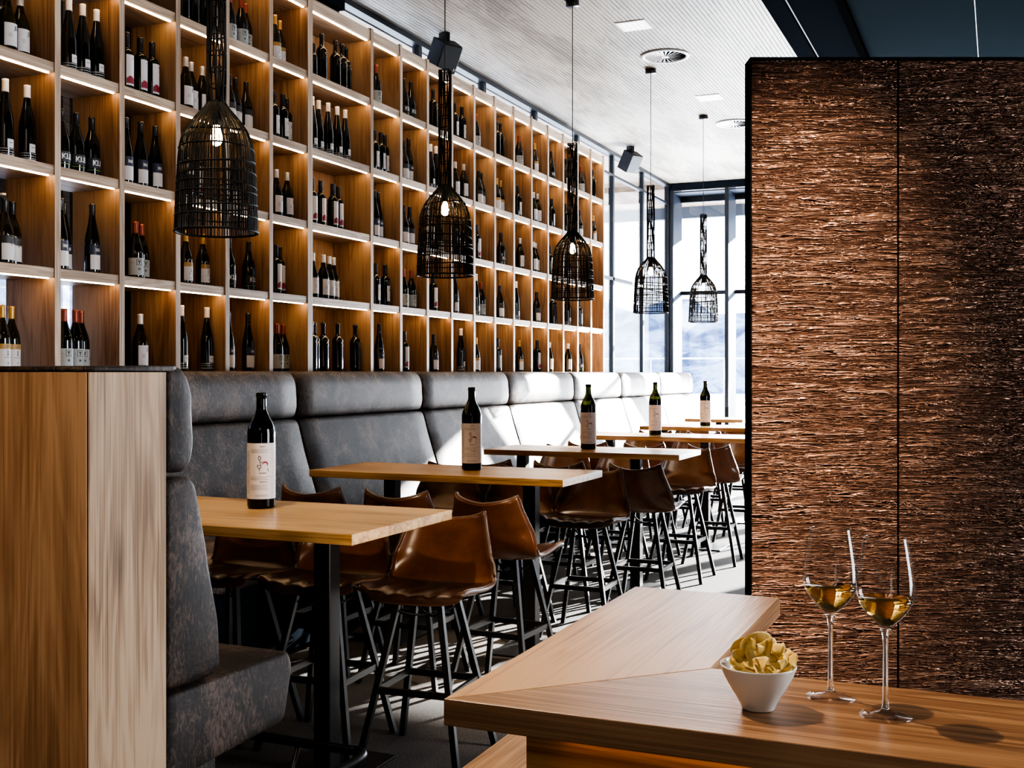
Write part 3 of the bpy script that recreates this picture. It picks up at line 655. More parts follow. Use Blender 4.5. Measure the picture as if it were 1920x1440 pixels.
# ---------------------------------------------------------------- menu bottles on the tables
def make_menu():
    h, r = .462, .056
    P = [(r * .82, 0), (r * .97, .004), (r, .012), (r, .295), (r * .985, .308), (r * .92, .325), (r * .74, .350), (r * .55, .368), (.0245, .385), (.0205, .40), (.0195, .445)]
    prof = P[:3] + [(v.x, v.y) for v in catmull([(a, b, 0) for a, b in P[3:]], 4)]
    o = MB().lathe(prof + [(.0215, .4455), (.0215, .458), (.0200, h), (.0150, h), (.0150, .44)], 40, cap1=False).build('menu_bottle', M['menu_glass'])
    MB().lathe([(a * .93, b + .006) for a, b in P[:5]], 30).build('wine_fill', M['liquid'], o)
    e = .0008; a0, a1 = -1.9, 1.25
    MB().patch(r + e, .040, .262, a0, a1, 40).build('label', M['paper_pink'], o, fixn=False)
    q = r + 2 * e; d = MB(); rr = random.Random(5)
    d.patch(q, .044, .236, -.98, -.972, 1); d.patch(q, .044, .236, .66, .667, 1)
    for k in range(5): d.patch(q, .247, .251, -.22 + k * .075, -.22 + k * .075 + .055, 1)              # heading
    for (z, n) in ((.236, 1), (.230, 1), (.225, 1), (.128, 1), (.122, 1), (.116, 1), (.095, 1), (.089, 1), (.083, 1), (.077, 1), (.056, 1), (.051, 1)):
        x = -.9; end = rr.uniform(.25, .5)
        if z < .06: x, end = -.55, .35
        while x < end:
            w = rr.uniform(.03, .12); d.patch(q, z, z + .0016, x, min(x + w, end), 2); x += w + .022
        if z in (.236, .128, .095): d.patch(q, z, z + .0022, .53, .60, 1)
    for z, a in ((.141, -.28), (.106, -.22)):
        for k in range(6): d.patch(q, z, z + .0045, a + k * .085, a + k * .085 + .06, 1)
    z = .228
    while z > .06:
        d.patch(q, z, z + .0014, -1.35, -1.04, 4); d.patch(q, z, z + .0014, .76, 1.15, 4)
        if int(z * 1000) % 3 == 0: d.patch(q, z - .006, z - .0046, -1.35, -1.2, 2)
        z -= .0085
    d.build('menu_print', M['ink_grey'], o, fixn=False)
    ic = MB()
    def stroke(pts, w=.0009):
        pp = catmull([(x, y, 0) for x, y in pts], 6); ic.sweep([(q * math.cos(p.x / r), q * math.sin(p.x / r), p.y) for p in pp], w, 4)
    stroke([(-.016, .196), (-.019, .206), (-.013, .211), (-.009, .204), (-.011, .196), (-.016, .196)]); stroke([(-.014, .196), (-.012, .189), (-.006, .186), (-.003, .192)])
    stroke([(-.022, .178), (-.021, .166), (-.014, .162), (-.008, .168), (-.010, .180), (-.014, .186)]); stroke([(-.014, .162), (-.014, .152)]); stroke([(-.022, .173), (-.010, .175)])
    stroke([(.016, .163), (.020, .156), (.019, .150)])
    ic.build('sketch', M['ink'], o, fixn=False)
    rd = MB(); vs = []; fs = []
    for k in range(15):
        t = k / 14; a = math.radians(200 - 250 * t); R0 = .0115; R1 = .0115 - .007 * math.sin(t * PI)
        for R in (R0, R1): 
            x = .008 + R * math.cos(a); zz = .179 + R * math.sin(a); vs.append(((q + e) * math.cos(x / r), (q + e) * math.sin(x / r), zz))
    for k in range(14): fs.append((2 * k, 2 * k + 1, 2 * k + 3, 2 * k + 2))
    rd.add(vs, fs); rd.build('red_swirl', M['ink_red'], o, fixn=False)
    return o
MBT = [(-2.723, 3.775), (-2.710, 5.72), (-2.690, 7.62), (-2.775, 9.62), (-2.772, 11.45)]
ML = ['large green menu bottle on the nearest bar table', 'large menu bottle on the second bar table', 'large menu bottle on the third, partly sunlit bar table',
      'large menu bottle on the fourth bar table', 'large menu bottle on the fifth bar table by the end window']
mp = None
for (x, y), lb in zip(MBT, ML):
    if mp is None: mp = o = make_menu()
    else: o = dup(mp)
    o.location = (x, y, .9602); o.rotation_euler[2] = math.atan2(-y, -x) + .12
    tag(o, lb, 'bottle', 'menu bottles on the bar tables')

# ---------------------------------------------------------------- bar stools
def make_stool():
    s = empty('bar_stool')
    # shell: rows follow the side profile (y, z) from front lip to top of the back; y<0 is the front edge
    prof = catmull([(-.205, .640, 0), (-.195, .662, 0), (-.12, .668, 0), (-.02, .656, 0), (.07, .650, 0), (.135, .664, 0), (.178, .715, 0), (.202, .78, 0), (.220, .85, 0), (.236, .912, 0)], 4)
    hw = [(0, .195), (.10, .212), (.35, .222), (.55, .224), (.68, .214), (.85, .180), (1.0, .150)]
    def width(t):
        for a, b in zip(hw, hw[1:]):
            if t <= b[0]: return a[1] + (b[1] - a[1]) * (t - a[0]) / (b[0] - a[0])
        return hw[-1][1]
    nr = len(prof); nc = 20; V = []; 
    for i, p in enumerate(prof):
        t = i / (nr - 1); w = width(t)
        for j in range(nc + 1):
            v = -1 + 2 * j / nc; av = abs(v)
            x = w * math.sin(v * 1.25) / math.sin(1.25) if t > .55 else w * v
            back = min(1, max(0, (t - .50) / .25)); seat = 1 - back
            y = p.x - back * .062 * av ** 2.2 * (1.1 - .35 * max(0, t - .75) / .25)
            z = p.y + seat * .022 * av ** 3 + back * .006
            if t > .93: z += .034 * (av ** 1.6) * (t - .93) / .07 - .012 * (t - .93) / .07
            if seat > .5 and av < .93:                                   # quilted channels of the seat pad
                z += .010 * abs(math.sin(v * PI * 2.5)) ** .7 * min(1, t / .05) * min(1, max(0, (.55 - t) / .12)) - .004
            if t < .10: z -= .014 * av ** 4 ; y += .03 * av ** 4
            V.append(Vector((x, y, z)))
    def idx(i, j): return i * (nc + 1) + j
    F = [(idx(i, j), idx(i, j + 1), idx(i + 1, j + 1), idx(i + 1, j)) for i in range(nr - 1) for j in range(nc)]
    # normals for thickness
    Nn = [Vector((0, 0, 0)) for _ in V]
    for f in F:
        n = (V[f[1]] - V[f[0]]).cross(V[f[3]] - V[f[0]])
        for k in f: Nn[k] += n
    th = .021
    W = [v - n.normalized() * th for v, n in zip(V, Nn)]
    nv = len(V)
    split = int(nr * .56)
    rim = [idx(0, j) for j in range(nc + 1)] + [idx(i, nc) for i in range(1, nr)] + [idx(nr - 1, j) for j in range(nc - 1, -1, -1)] + [idx(i, 0) for i in range(nr - 2, 0, -1)]
    top = MB(); top.add(V, [f for f in F if f[0] // (nc + 1) >= split], True)
    back = MB(); back.add(V + W, [f for f in F if f[0] // (nc + 1) >= split] + [tuple(nv + k for k in f[::-1]) for f in F] +
        [(rim[k], nv + rim[k], nv + rim[(k + 1) % len(rim)], rim[(k + 1) % len(rim)]) for k in range(len(rim))], True)
    back.build('seat_shell', M['seat'], s)
    pad = MB(); pad.add(V, [f for f in F if f[0] // (nc + 1) < split], True)
    pad.build('seat_pad', M['seat_dark'], s)['label'] = 'quilted dark brown seat pad'
    MB().sweep([tuple((V[k] + W[k]) / 2) for k in rim], .0085, 6, closed=True).build('edge_piping', M['piping'], s)
    # frame
    T = [(-.085, -.085), (.085, -.085), (.085, .075), (-.085, .075)]; G = [(-.205, -.20), (.205, -.20), (.205, .20), (-.205, .20)]
    for a, g in zip(T, G):
        MB().sweep([(a[0], a[1], .636), (g[0], g[1], 0)], .0115, square=True).build('leg', M['steel_leg'], s)
    def at(k, z): t = (.636 - z) / .636; return (T[k][0] + (G[k][0] - T[k][0]) * t, T[k][1] + (G[k][1] - T[k][1]) * t, z)
    fr = MB()
    for k in range(4):
        a = Vector(at(k, .285)); b = Vector(at((k + 1) % 4, .285)); fr.sweep([a, b], .0075, square=True, r2=.0125)
    fr.build('footrest', M['steel_leg'], s)
    br = MB(); a, b, c, d = [Vector(at(k, .585)) for k in range(4)]; m_ = Vector((0, 0, .555))
    br.sweep(catmull([a, (a + m_) / 2 + Vector((0, 0, -.008)), m_, (c + m_) / 2 + Vector((0, 0, -.008)), c], 4), .005, 6)
    br.sweep(catmull([b, (b + m_) / 2 + Vector((0, 0, -.008)), m_, (d + m_) / 2 + Vector((0, 0, -.008)), d], 4), .005, 6)
    br.build('cross_brace', M['steel_leg'], s)
    MB().box(-.10, .10, -.10, .09, .630, .638).build('seat_plate', M['steel_leg'], s)
    return s
ST = [ # x, y, faces (-1 = towards the camera), label
 (-2.055, 3.94, -1, 'tan leather stool at the near table facing the camera, nearest the aisle'),
 (-2.520, 3.94, -1, 'tan leather stool at the near table, directly behind its right leg'),
 (-2.985, 3.94, -1, 'tan leather stool at the near table, closest to the wall bench'),
 (-2.160, 4.94, 1, 'stool showing its brown back, second table near side, aisle end'),
 (-2.655, 4.94, 1, 'stool showing its brown back, middle of the second table near side'),
 (-3.130, 4.94, 1, 'stool showing its brown back, second table near side, by the bench'),
 (-2.200, 6.17, -1, 'brown stool facing the camera behind the second table, aisle end'),
 (-2.675, 6.17, -1, 'brown stool facing the camera, middle behind the second table'),
 (-3.150, 6.17, -1, 'brown stool facing the camera behind the second table, by the bench'),
 (-2.065, 6.90, 1, 'dark stool with its back to the camera, third table, aisle end'),
 (-2.570, 6.90, 1, 'dark stool with its back to the camera, middle of third table'),
 (-3.050, 6.90, 1, 'dark stool with its back to the camera, third table, by bench'),
 (-2.150, 8.12, -1, 'sunlit brown stool facing the camera behind the third table, aisle end'),
 (-2.640, 8.12, -1, 'sunlit brown stool facing the camera, middle behind the third table'),
 (-3.110, 8.12, -1, 'sunlit brown stool facing the camera behind the third table, by bench'),
 (-2.100, 8.92, 1, 'dark stool with its back to the camera, fourth table, aisle end'),
 (-2.620, 8.92, 1, 'dark stool with its back to the camera, middle of fourth table'),
 (-3.090, 8.92, 1, 'dark stool with its back to the camera, fourth table, by bench'),
 (-2.130, 10.14, -1, 'brown stool behind the fourth table, partly covered by the copper partition'),
 (-2.610, 10.14, -1, 'brown stool facing the camera, middle behind the fourth table'),
 (-3.090, 10.14, -1, 'brown stool facing the camera behind the fourth table, by bench'),
 (-2.600, 10.92, 1, 'backlit stool at the middle of the fifth table, near side'),
 (-3.090, 10.92, 1, 'backlit stool at the fifth table near side, by the bench'),
 (-2.600, 11.98, -1, 'far backlit stool behind the fifth table, right of its neighbour'),
 (-3.090, 11.98, -1, 'far backlit stool behind the fifth table, by the bench'),
]
sp = None; rs = random.Random(2)
for x, y, f, lb in ST:
    if sp is None: sp = o = make_stool()
    else: o = dup(sp)
    o.location = (x, y, 0); o.rotation_euler[2] = (0 if f < 0 else PI) + rs.uniform(-.07, .07)
    tag(o, lb, 'stool', 'leather bar stools')

# ---------------------------------------------------------------- pendants
def make_pendant():
    """origin at the bottom hoop; shade .49 high, neck up to 1.15"""
    p = empty('pendant_lamp')
    prof = [(.157, 0), (.1555, .06), (.153, .12), (.150, .18), (.147, .24), (.143, .30), (.136, .345), (.122, .385), (.100, .42), (.072, .455), (.046, .485), (.037, .50)]
    neck = [(.036, .50), (.035, .60), (.0345, .72), (.034, .85), (.034, 1.0), (.034, 1.15)]
    neck2 = [(.0355 - .0015 * t / 20, .50 + .65 * t / 20) for t in range(21)]
    PR = catmull([(a, b, 0) for a, b in prof], 3)
    mb = MB(); n = 104; rr = random.Random(4)
    for k in range(n):
        a = 2 * PI * (k + rr.uniform(-.28, .28)) / n; drift = rr.uniform(-.05, .05)
        pts = []
        for i, q in enumerate(PR):
            an = a + drift * i / len(PR); pts.append((q.x * math.cos(an), q.x * math.sin(an), q.y))
        w_ = .0017 + .0011 * rr.random(); cuts = [i for i in range(4, len(pts) - 6, 4)]
        if k % 4 == 0: mb.sweep(pts, .0026, 4)
        else:
            seg = []                                            # strands are interrupted between hoops here and there
            for i in range(len(pts)):
                seg.append(pts[i])
                if i in cuts and rr.random() < .30:
                    if len(seg) > 1: mb.sweep(seg, w_, 4)
                    seg = []; 
            if len(seg) > 1: mb.sweep(seg, w_, 4)
    hz = [0, .0, .055, .095, .145, .19, .235, .275, .325, .375]
    for z in (0, .058, .098, .148, .176, .216, .262, .318, .395):
        q = min(PR, key=lambda v: abs(v.y - z)); tilt = 0 if z == 0 else rr.uniform(-.012, .012)
        mb.sweep([(q.x * 1.008 * math.cos(2 * PI * k / 40), q.x * 1.008 * math.sin(2 * PI * k / 40), z + tilt * math.cos(2 * PI * k / 40 + z * 40)) for k in range(40)], .0050 if z == 0 else .0034, 5, closed=True)
    mb.build('lamp_shade', M['wicker'], p, fixn=False)
    nb = MB(); m = 15
    for k in range(m):
        a = 2 * PI * (k + rr.uniform(-.3, .3)) / m; nb.sweep([(r_ * math.cos(a + .16 * math.sin(z * 17 + k)), r_ * math.sin(a + .16 * math.sin(z * 17 + k)), z) for r_, z in neck2], .0020 + .0022 * rr.random(), 4)
    for i in range(11):
        z = .505 + i * .0645; nb.sweep([(.0352 * math.cos(2 * PI * k / 20), .0352 * math.sin(2 * PI * k / 20), z + .003 * math.sin(k)) for k in range(20)], .0030, 5, closed=True)
    nb.build('shade_neck', M['wicker'], p, fixn=False)
    MB().lathe([(.016, .415), (.018, .42), (.018, .47), (.006, .49)], 16).build('socket', M['cap_black'], p)
    MB().lathe([(.002, .335), (.014, .340), (.022, .355), (.023, .370), (.017, .392), (.012, .414)], 20).build('bulb', M['bulb'], p)['label'] = 'glowing warm bulb'
    MB().sweep([(0, 0, .47), (0, 0, ZC - 2.05 - .02)], .0032, 8).build('cord', M['cap_black'], p)
    MB().lathe([(.048, ZC - 2.05 - .042), (.050, ZC - 2.05 - .038), (.050, ZC - 2.05 - .001)], 28).build('canopy', M['cap_black'], p)
    return p
PD = [(-2.800, 3.590), (-2.862, 5.690), (-2.905, 7.875), (-2.905, 9.925), (-2.910, 11.935)]
PL = ['black woven rattan pendant lamp nearest the camera, over the near table', 'black woven pendant lamp, second from the camera, over the second table',
      'black woven pendant lamp, third from the camera, in front of the rack end', 'black woven pendant lamp, fourth from the camera, before the glass corner',
      'black woven pendant lamp farthest away, before the end window']
pp = None
for (x, y), lb in zip(PD, PL):
    if pp is None: pp = o = make_pendant()
    else: o = dup(pp)
    o.location = (x, y, 2.05); o.rotation_euler[2] = rs.uniform(0, 6)
    tag(o, lb, 'lamp', 'woven pendant lamps over the tables')

# ---------------------------------------------------------------- ceiling fittings
def make_vent():
    v = empty('ceiling_vent')
    MB().lathe([(.205, .0), (.213, -.004), (.213, -.010), (.180, -.013), (.176, -.004), (.180, .0)], 48, cap0=False, cap1=False).build('rim', M['white'], v)
    MB().lathe([(.178, -.001), (.001, -.001)], 32, cap0=False, cap1=True).build('dark_core', M['dark'], v)
    f = MB()
    for k in range(24):
        a = 2 * PI * k / 24
        c, s_ = math.cos(a), math.sin(a); c2, s2 = math.cos(a + .13), math.sin(a + .13)
        f.add([(.03 * c, .03 * s_, -.012), (.178 * c, .178 * s_, -.012), (.178 * c2, .178 * s2, -.005), (.03 * c2, .03 * s2, -.005)], [(0, 1, 2, 3)])
    f.lathe([(.035, -.013), (.001, -.014)], 16, cap0=False)
    f.build('fin_ring', M['white'], v); return v
v0 = make_vent(); v0.location = (-2.665, 9.55, ZC - .001); tag(v0, 'round white swirl air vent in the slatted ceiling, nearer one', 'vent', 'swirl vents')
v1 = dup(v0, (-2.68, 12.43, ZC - .001)); tag(v1, 'round white swirl air vent, farther one, cut by copper partition', 'vent', 'swirl vents')
def make_cl():
    v = empty('ceiling_light')
    MB().box(-.122, .122, -.122, .122, -.006, 0).build('frame', M['white'], v, .001, 1)
    MB().box(-.108, .108, -.108, .108, -.008, -.0055).build('diffuser', M['panel_light'], v)
    d = MB()
    for i in range(5): d.box(-.108, .108, -.09 + i * .045 - .002, -.09 + i * .045 + .002, -.010, -.0075); d.box(-.09 + i * .045 - .002, -.09 + i * .045 + .002, -.108, .108, -.010, -.0075)
    d.build('grid', M['white'], v); return v
c0 = make_cl(); c0.location = (-2.66, 8.62, ZC - .0005); tag(c0, 'square white ceiling light in the slats, nearer one', 'light', 'square ceiling lights')
c1 = dup(c0, (-2.66, 11.17, ZC - .0005)); tag(c1, 'square white ceiling light in the slats, farther one', 'light', 'square ceiling lights')
def make_speaker():
    s = empty('wall_speaker')
    pr = rounded([(-.10, -.075), (.02, -.12), (.115, -.055), (.115, .075), (-.02, .115), (-.10, .06)], .02, 3)
    bd = MB().extrude(rounded([(-.075, -.11), (.085, -.09), (.085, .09), (-.075, .11)], .015, 3), 'z', -.115, .115)
    b = bd.build('cabinet', M['spk'], s, .004, 2); b.rotation_euler = (0, math.radians(32), 0)
    g = MB().box(.083, .092, -.088, .088, -.110, .110).build('grille', simple('speaker_grille', (.05, .06, .07), .5, .3), b, .004, 2)
    lg = MB()
    lg.box(.0925, .0935, .060, .066, -.088, -.066); lg.add([(.0935, .066, -.079), (.0935, .078, -.066), (.0935, .083, -.066), (.0935, .069, -.080), (.0935, .083, -.088), (.0935, .078, -.088)], [(0, 1, 2, 3), (0, 3, 4, 5)])
    lg.build('logo', M['ink_white'], b, fixn=False)
    MB().box(-.04, .04, -.03, .03, .08, .185).build('bracket', M['spk'], s, .003, 1)
    return s
s0 = make_speaker(); s0.location = (-4.13, 8.20, ZC - .186); s0.rotation_euler[2] = math.radians(-28)
tag(s0, 'black ceiling speaker above the rack behind the second pendant lamp', 'speaker', 'black speakers under the ceiling')
s1 = dup(s0, (-4.12, 13.2, ZC - .186), math.radians(-28)); tag(s1, 'black ceiling speaker beyond the rack, by the glass corner', 'speaker', 'black speakers under the ceiling')

# ---------------------------------------------------------------- copper partition
CA = math.radians(23.31)
cp = empty('copper_partition', (-.9277, 4.609, 0), CA); tag(cp, 'tall partition clad in crumpled dark copper sheet, right of the tables', 'partition')
for k in range(5):
    a = k * .5985
    MB().box(a + .004, a + .5945, 0, .012, .02, 2.772).build('copper_sheet', M['copper'], cp)
MB().box(.002, 2.99, .013, .10, 0, 2.778).build('core', M['dark'], cp)
MB().box(-.004, .0015, -.004, .10, 0, 2.784).build('edge_strip', M['dark'], cp)
MB().box(-.004, 2.994, -.006, .10, 2.7735, 2.785).build('top_strip', M['dark'], cp)

# ---------------------------------------------------------------- bar counter
bc = empty('bar_counter', (-.56, 1.85, 0)); KO = (-.56, 1.85, 0)
tag(bc, 'L-shaped narrow oak bar counter in the foreground with mitred corner', 'counter')
x0, x1, y0, y1, yf = -.706, -.404, 1.399, 1.705, 2.297; zt, zb = 1.05, 1.013
rel(MB().extrude([(x0, y0), (1.6, y0), (1.6, y1), (x1, y1)], 'z', zb, zt), KO).build('countertop', M['counter_x'], bc, .0015, 2)['label'] = 'front plank of the counter'
rel(MB().extrude([(x0, y0 + .0006), (x1 - .0003, y1 + .0006), (x1, yf), (x0, yf)], 'z', zb, zt), KO).build('countertop', M['counter_y'], bc, .0015, 2)['label'] = 'plank running back from the corner'
xp, yp = -.605, 1.455
rel(MB().box(xp, 1.6, yp, yp + .03, 0, zb - .001), KO).build('front_panel', wood('panel_oak', (.24, .10, .025), (.42, .20, .06), (.52, .28, .10), 'X', .45, .2), bc)
rel(MB().box(xp, xp + .03, yp + .031, yf - .06, 0, zb - .001), KO).build('side_panel', M['counter_y'], bc)
rel(MB().box(-.94, xp - .002, 1.47, yf - .06, .70, .75), KO).build('lower_shelf', M['counter_y'], bc, .002, 1)
rel(MB().box(-.88, xp - .002, 1.60, yf - .12, 0, .699), KO).build('lower_cabinet', M['slate_dark'], bc)
rel(MB().box(-.55, 1.5, yp - .022, yp - .008, zb - .010, zb - .0005), KO).build('led_strip', emis('counter_led', (1.0, .55, .18), 2.2), bc)['label'] = 'warm light strip under the counter edge'
rel(MB().box(-.80, -.79, 1.75, 2.2, zb - .3, zb - .29), KO) 

# ---------------------------------------------------------------- bowl and crisps
bwl = empty('snack_bowl', (-.297, 1.525, zt)); tag(bwl, 'small white ceramic bowl of potato chips on the counter', 'bowl')
PB = [(.018, .0), (.0215, .001), (.0235, .006), (.030, .018), (.038, .031), (.0455, .045), (.0502, .0565), (.0508, .0590), (.0498, .0598), (.0484, .0588), (.0450, .047), (.0370, .032), (.0280, .018), (.015, .0085), (.001, .008)]
MB().lathe([(v.x, v.y) for v in catmull([(a, b, 0) for a, b in PB], 3)], 56, cap1=False).build('bowl_body', M['ceramic'], bwl)
mch, nt, b = mat('fried_potato'); vv = objcoord(nt, (1, 1, 1), True)
n1 = N(nt, 'ShaderNodeTexNoise', Scale=70.0, Detail=4.0); L(nt, vv, n1.inputs['Vector'])
rp = ramp(nt, [(.30, (.50, .25, .05)), (.40, (.84, .58, .17)), (.7, (.92, .76, .38))]); L(nt, n1.outputs['Fac'], rp.inputs[0]); L(nt, rp.outputs[0], b.inputs['Base Color'])
b.inputs['Roughness'].default_value = .42; b.inputs['Subsurface Weight'].default_value = .0
bpn = N(nt, 'ShaderNodeBump', Strength=.5, Distance=.001); n2 = N(nt, 'ShaderNodeTexNoise', Scale=260.0, Detail=2.0); L(nt, vv, n2.inputs['Vector']); L(nt, n2.outputs['Fac'], bpn.inputs['Height']); L(nt, bpn.outputs[0], b.inputs['Normal'])
def chip_mesh(seed, R, cu, cv):
    q = random.Random(seed); n = 26; rings = 6; vs = [(0, 0, 0)]; fs = []
    ph = [q.uniform(0, 6) for _ in range(4)]
    for i in range(1, rings + 1):
        for k in range(n):
            a = 2 * PI * k / n; rr_ = R * i / rings * (1 + .14 * math.sin(2 * a + ph[0]) + .10 * math.sin(3 * a + ph[1]) + .05 * math.sin(5 * a + ph[2]))
            x, y = rr_ * math.cos(a), rr_ * math.sin(a) * (.62 + .3 * q.random() if False else (.60 + (seed * 37 % 10) * .03))
            vs.append((x, y, cu * x * x / R - cv * y * y / R + .0022 * math.sin(3 * a + ph[3]) * (i / rings) ** 2))
    for k in range(n): fs.append((0, 1 + k, 1 + (k + 1) % n))
    for i in range(rings - 1):
        for k in range(n): fs.append((1 + i * n + k, 1 + (i + 1) * n + k, 1 + (i + 1) * n + (k + 1) % n, 1 + i * n + (k + 1) % n))
    mb = MB(); mb.add(vs, fs, True); return mb
# x right / y away / z up inside the bowl (metres), tilt about view axis etc.
CH = [ # x, y, z, rx, ry, rz, R, cu, cv, label
 (-.020, .006, .081, 80, 12, 10, .0165, .5, .1, 'pale potato chip standing up at the left peak of the heap'),
 (-.003, .010, .086, 82, -14, -8, .0160, .6, .1, 'pale curled potato chip standing highest in the heap'),
 (-.017, -.004, .070, 62, 10, 14, .0190, .3, .3, None), (-.004, -.004, .068, 50, -8, 40, .0200, .4, .2, None),
 (.008, .004, .070, 55, -22, -20, .0185, .5, .2, None), (.018, .000, .066, 35, 30, 0, .0190, .6, .3, 'ridged potato chip sloping down the right side of the heap'),
 (.030, .004, .064, 25, 20, 30, .0170, .7, .3, 'small curled potato chip at the right rim of the bowl'), (.020, .014, .069, 60, 30, -35, .0150, .4, .1, 'narrow potato chip poking up behind the right side'),
 (-.014, -.020, .060, 38, -12, -10, .0170, .3, .3, 'potato chip leaning at the front left of the heap'), (.006, -.024, .060, 30, 18, 25, .0165, .4, .3, 'potato chip lying at the front middle of the heap'),
 (.022, -.018, .059, 24, 10, -20, .0160, .4, .2, None), (-.028, -.006, .058, 40, 30, 60, .0150, .4, .2, None), (.034, -.008, .059, 15, -20, 10, .0140, .4, .2, None),
 (-.022, .016, .062, 55, 20, 70, .0170, .4, .2, None), (.004, .020, .062, 40, 0, 15, .0190, .4, .2, None), (0, 0, .054, 10, 5, 0, .0220, .2, .2, None),
 (.020, .006, .055, 12, -8, 50, .0200, .3, .2, None), (-.018, -.010, .053, 14, 8, 90, .0190, .3, .2, None), (.012, -.014, .053, 10, 4, 20, .0190, .3, .2, None), (-.004, .014, .055, 16, -6, 130, .0190, .3, .2, None),
]
vr = Vector((math.cos(.40683), math.sin(.40683), 0)); vf = Vector((-math.sin(.40683), math.cos(.40683), 0))
for i, (x, y, z, rx, ry, rz, R, cu, cv, lb) in enumerate(CH):
    o = chip_mesh(i, R * 1.18, cu * 1.1 + .25, cv * .3).build('potato_chip', mch, fixn=False)
    so = o.modifiers.new('s', 'SOLIDIFY'); so.thickness = .0008
    p = Vector((-.297, 1.525, zt + z)) + vr * x + vf * y; o.location = p
    o.rotation_euler = (Matrix.Rotation(.40683, 3, 'Z') @ Matrix.Rotation(math.radians(ry), 3, 'Y') @ Matrix.Rotation(math.radians(rx), 3, 'X') @ Matrix.Rotation(math.radians(rz), 3, 'Z')).to_euler()
    tag(o, lb or 'golden potato chip packed inside the heap of the white bowl', 'potato chip', 'potato chips in the white bowl')

# ---------------------------------------------------------------- wine glasses
mg = bpy.data.materials.new('clear_glass'); mg.use_nodes = True; nt = mg.node_tree; nt.nodes.clear()
go = N(nt, 'ShaderNodeOutputMaterial'); gg = N(nt, 'ShaderNodeBsdfGlass', IOR=1.45, Roughness=0.0); L(nt, gg.outputs[0], go.inputs[0])
mth = pane_mat('thin_glass', (.97, .975, .98))
mw, nt, b = mat('white_wine'); b.inputs['Base Color'].default_value = (1.0, .66, .18, 1); b.inputs['Transmission Weight'].default_value = 1.0; b.inputs['IOR'].default_value = 1.33; b.inputs['Roughness'].default_value = 0
def make_glass():
    g = empty('wine_glass')
    ft = [(.0335, .0004), (.0337, .0012), (.022, .0028), (.009, .0058), (.0052, .0105)]
    MB().lathe([(.0005, .0003)] + ft, 64, cap0=True, cap1=False).build('foot', mth, g)
    st_ = catmull([(.0052, .0100, 0), (.0036, .022, 0), (.0033, .060, 0), (.0034, .095, 0), (.0046, .108, 0), (.0078, .1150, 0)], 4)
    MB().lathe([(v.x, v.y) for v in st_], 32).build('stem', mg, g)
    inn = [(.0271, .2345), (.0311, .212), (.0348, .188), (.0364, .168), (.0360, .158), (.0306, .1445), (.0190, .1295), (.0085, .1205), (.0008, .1180)]
    pi_ = [(v.x, v.y) for v in catmull([(a, b_, 0) for a, b_ in inn], 4)]
    MB().lathe([(a + .0009, b_ - .0006) for a, b_ in pi_], 64, cap0=False, cap1=True).build('bowl', mth, g)
    MB().sweep([(.0281 * math.cos(2 * PI * k / 64), .0281 * math.sin(2 * PI * k / 64), .2342) for k in range(64)], .0006, 6, closed=True).build('rim', mg, g)
    wl_ = .1545
    prof = [(a + .0002, b_ + .0001) for a, b_ in pi_[::-1] if b_ < wl_]
    MB().lathe(prof + [(prof[-1][0] + .0002, wl_), (.0005, wl_)], 64).build('white_wine', mw, g)['label'] = 'golden white wine'
    return g
g0 = make_glass(); g0.location = (-.215, 1.616, zt + .0003); tag(g0, 'wine glass of white wine on the counter, left and farther one', 'wine glass', 'glasses of white wine')
g1 = dup(g0, (-.137, 1.556, zt + .0003)); tag(g1, 'wine glass of white wine on the counter, right and nearer one', 'wine glass', 'glasses of white wine')

# ---------------------------------------------------------------- light
w = bpy.data.worlds.new('sky'); SC.world = w; w.use_nodes = True; nt = w.node_tree; bg = nt.nodes['Background']
tc = N(nt, 'ShaderNodeTexCoord'); sx = N(nt, 'ShaderNodeSeparateXYZ'); L(nt, tc.outputs['Generated'], sx.inputs[0])
rp = ramp(nt, [(0, (.75, .82, .95)), (.08, (.95, .97, 1.0)), (.6, (.55, .70, .95))]); L(nt, sx.outputs['Z'], rp.inputs[0]); L(nt, rp.outputs[0], bg.inputs[0]); bg.inputs[1].default_value = 8.0
def lamp(kind, name, loc, energy, col, target=None, **kw):
    d = bpy.data.lights.new(name, kind); d.energy = energy; d.color = col
    for k, v in kw.items(): setattr(d, k, v)
    o = bpy.data.objects.new(name, d); COL.objects.link(o); o.location = loc
    if target is not None: o.rotation_euler = (Vector(target) - Vector(loc)).to_track_quat('-Z', 'Y').to_euler()
    return o
sd = Vector((-.36, -1, -.29)); lamp('SUN', 'sun', (6, 30, 12), 70.0, (1.0, .95, .88), Vector((6, 30, 12)) + sd, angle=.009)
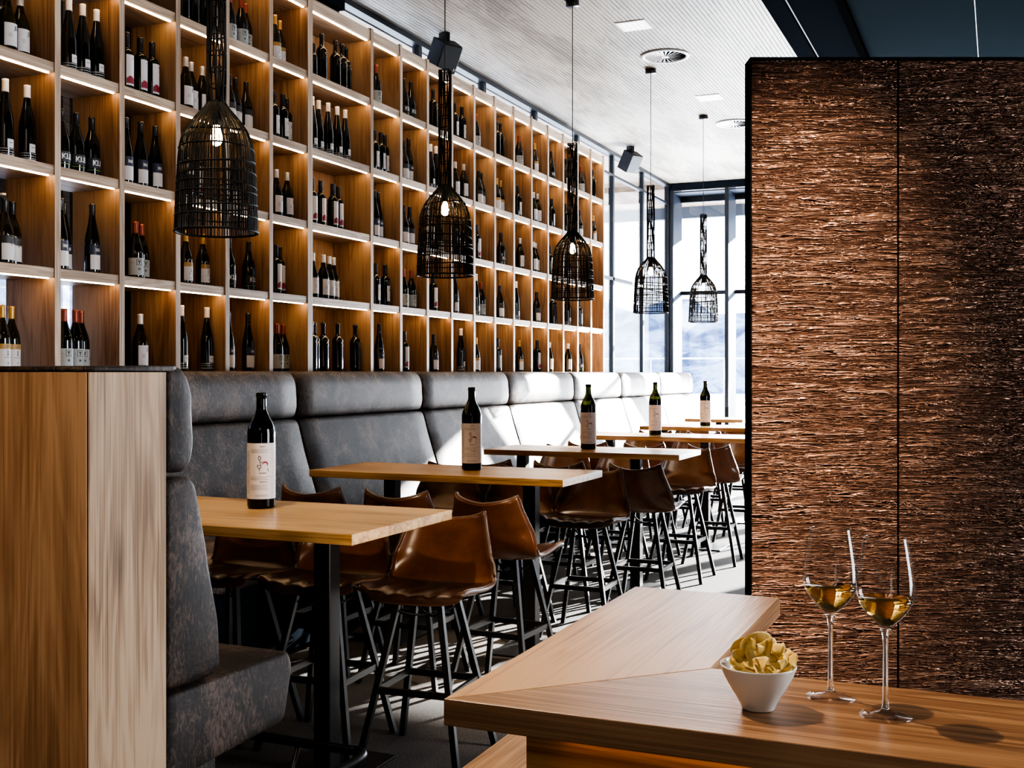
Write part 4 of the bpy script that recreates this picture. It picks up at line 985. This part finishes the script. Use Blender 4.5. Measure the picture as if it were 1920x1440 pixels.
# daylight through the wide opening in the right wall
lamp('AREA', 'right_daylight', (4.05, 4.3, 2.1), 170, (.93, .95, 1.0), (-2, 3.6, 1.4), shape='RECTANGLE', size=2.1, size_y=3.0)
lamp('AREA', 'end_daylight', (-1.4, YE - .1, 2.4), 260, (.85, .92, 1.0), (-1.9, 6, 2.0), shape='RECTANGLE', size=5.5, size_y=3.2)
lamp('AREA', 'ceiling_fill', (-2.2, YE - .15, .9), 1200, (.93, .96, 1.0), (-2.6, 9.5, 4.4), shape='RECTANGLE', size=4.0, size_y=1.0)  # added lamp, brightens the ceiling in place of sunlight bounced off snow
lamp('SPOT', 'copper_spot', (.05, 3.62, 3.9), 1250, (1.0, .79, .60), (-.84, 4.66, 1.55), spot_size=math.radians(40), spot_blend=1.0, shadow_soft_size=.05)
lamp('SPOT', 'counter_spot', (-1.55, 2.0, 3.3), 230, (1.0, .80, .58), (-.35, 1.6, 1.05), spot_size=math.radians(50), spot_blend=.8, shadow_soft_size=.04)
lamp('SPOT', 'near_table_spot', (-2.7, 2.6, 3.9), 260, (1.0, .80, .55), (-2.7, 3.9, .9), spot_size=math.radians(52), spot_blend=.8, shadow_soft_size=.06)
lamp('SPOT', 'low_warm_fill', (-1.15, 2.75, .85), 42, (1.0, .80, .55), (-2.35, 4.02, .74), spot_size=math.radians(50), spot_blend=.8, shadow_soft_size=.12)  # added low fill for the near stools, no fitting stands there
lamp('SPOT', 'second_table_spot', (-2.6, 5.0, 4.1), 120, (1.0, .80, .55), (-2.6, 5.6, .9), spot_size=math.radians(40), spot_blend=.8, shadow_soft_size=.06)
lamp('SPOT', 'booth_fill', (-1.9, -.2, 2.9), 140, (1.0, .78, .52), (-2.1, 2.08, .95), spot_size=math.radians(34), spot_blend=.8, shadow_soft_size=.06)  # added fill to lift the booth's front panel
for i, y in enumerate((1.0,)):
    lamp('AREA', 'room_fill', (-.6, -1.0, 3.9), 15, (1.0, .90, .78), (-1.8, 3.5, 1.0), shape='SQUARE', size=1.8)

# ---------------------------------------------------------------- camera
cd = bpy.data.cameras.new('camera'); cam = bpy.data.objects.new('camera', cd); COL.objects.link(cam)
cam.location = (0, 0, 1.5); cam.rotation_euler = (PI / 2, 0, .40683); cd.sensor_width = 36; cd.lens = 36 * 2120.5 / 1920; cd.shift_y = -20 / 1920; cd.clip_start = .05; cd.clip_end = 400
SC.camera = cam
SC.view_settings.view_transform = 'AgX'; SC.view_settings.look = 'AgX - High Contrast'; SC.view_settings.exposure = 0.1
cy = SC.cycles
cy.max_bounces = 8; cy.diffuse_bounces = 4; cy.glossy_bounces = 4; cy.transmission_bounces = 8; cy.transparent_max_bounces = 12; cy.sample_clamp_indirect = 6.0; cy.use_denoising = True
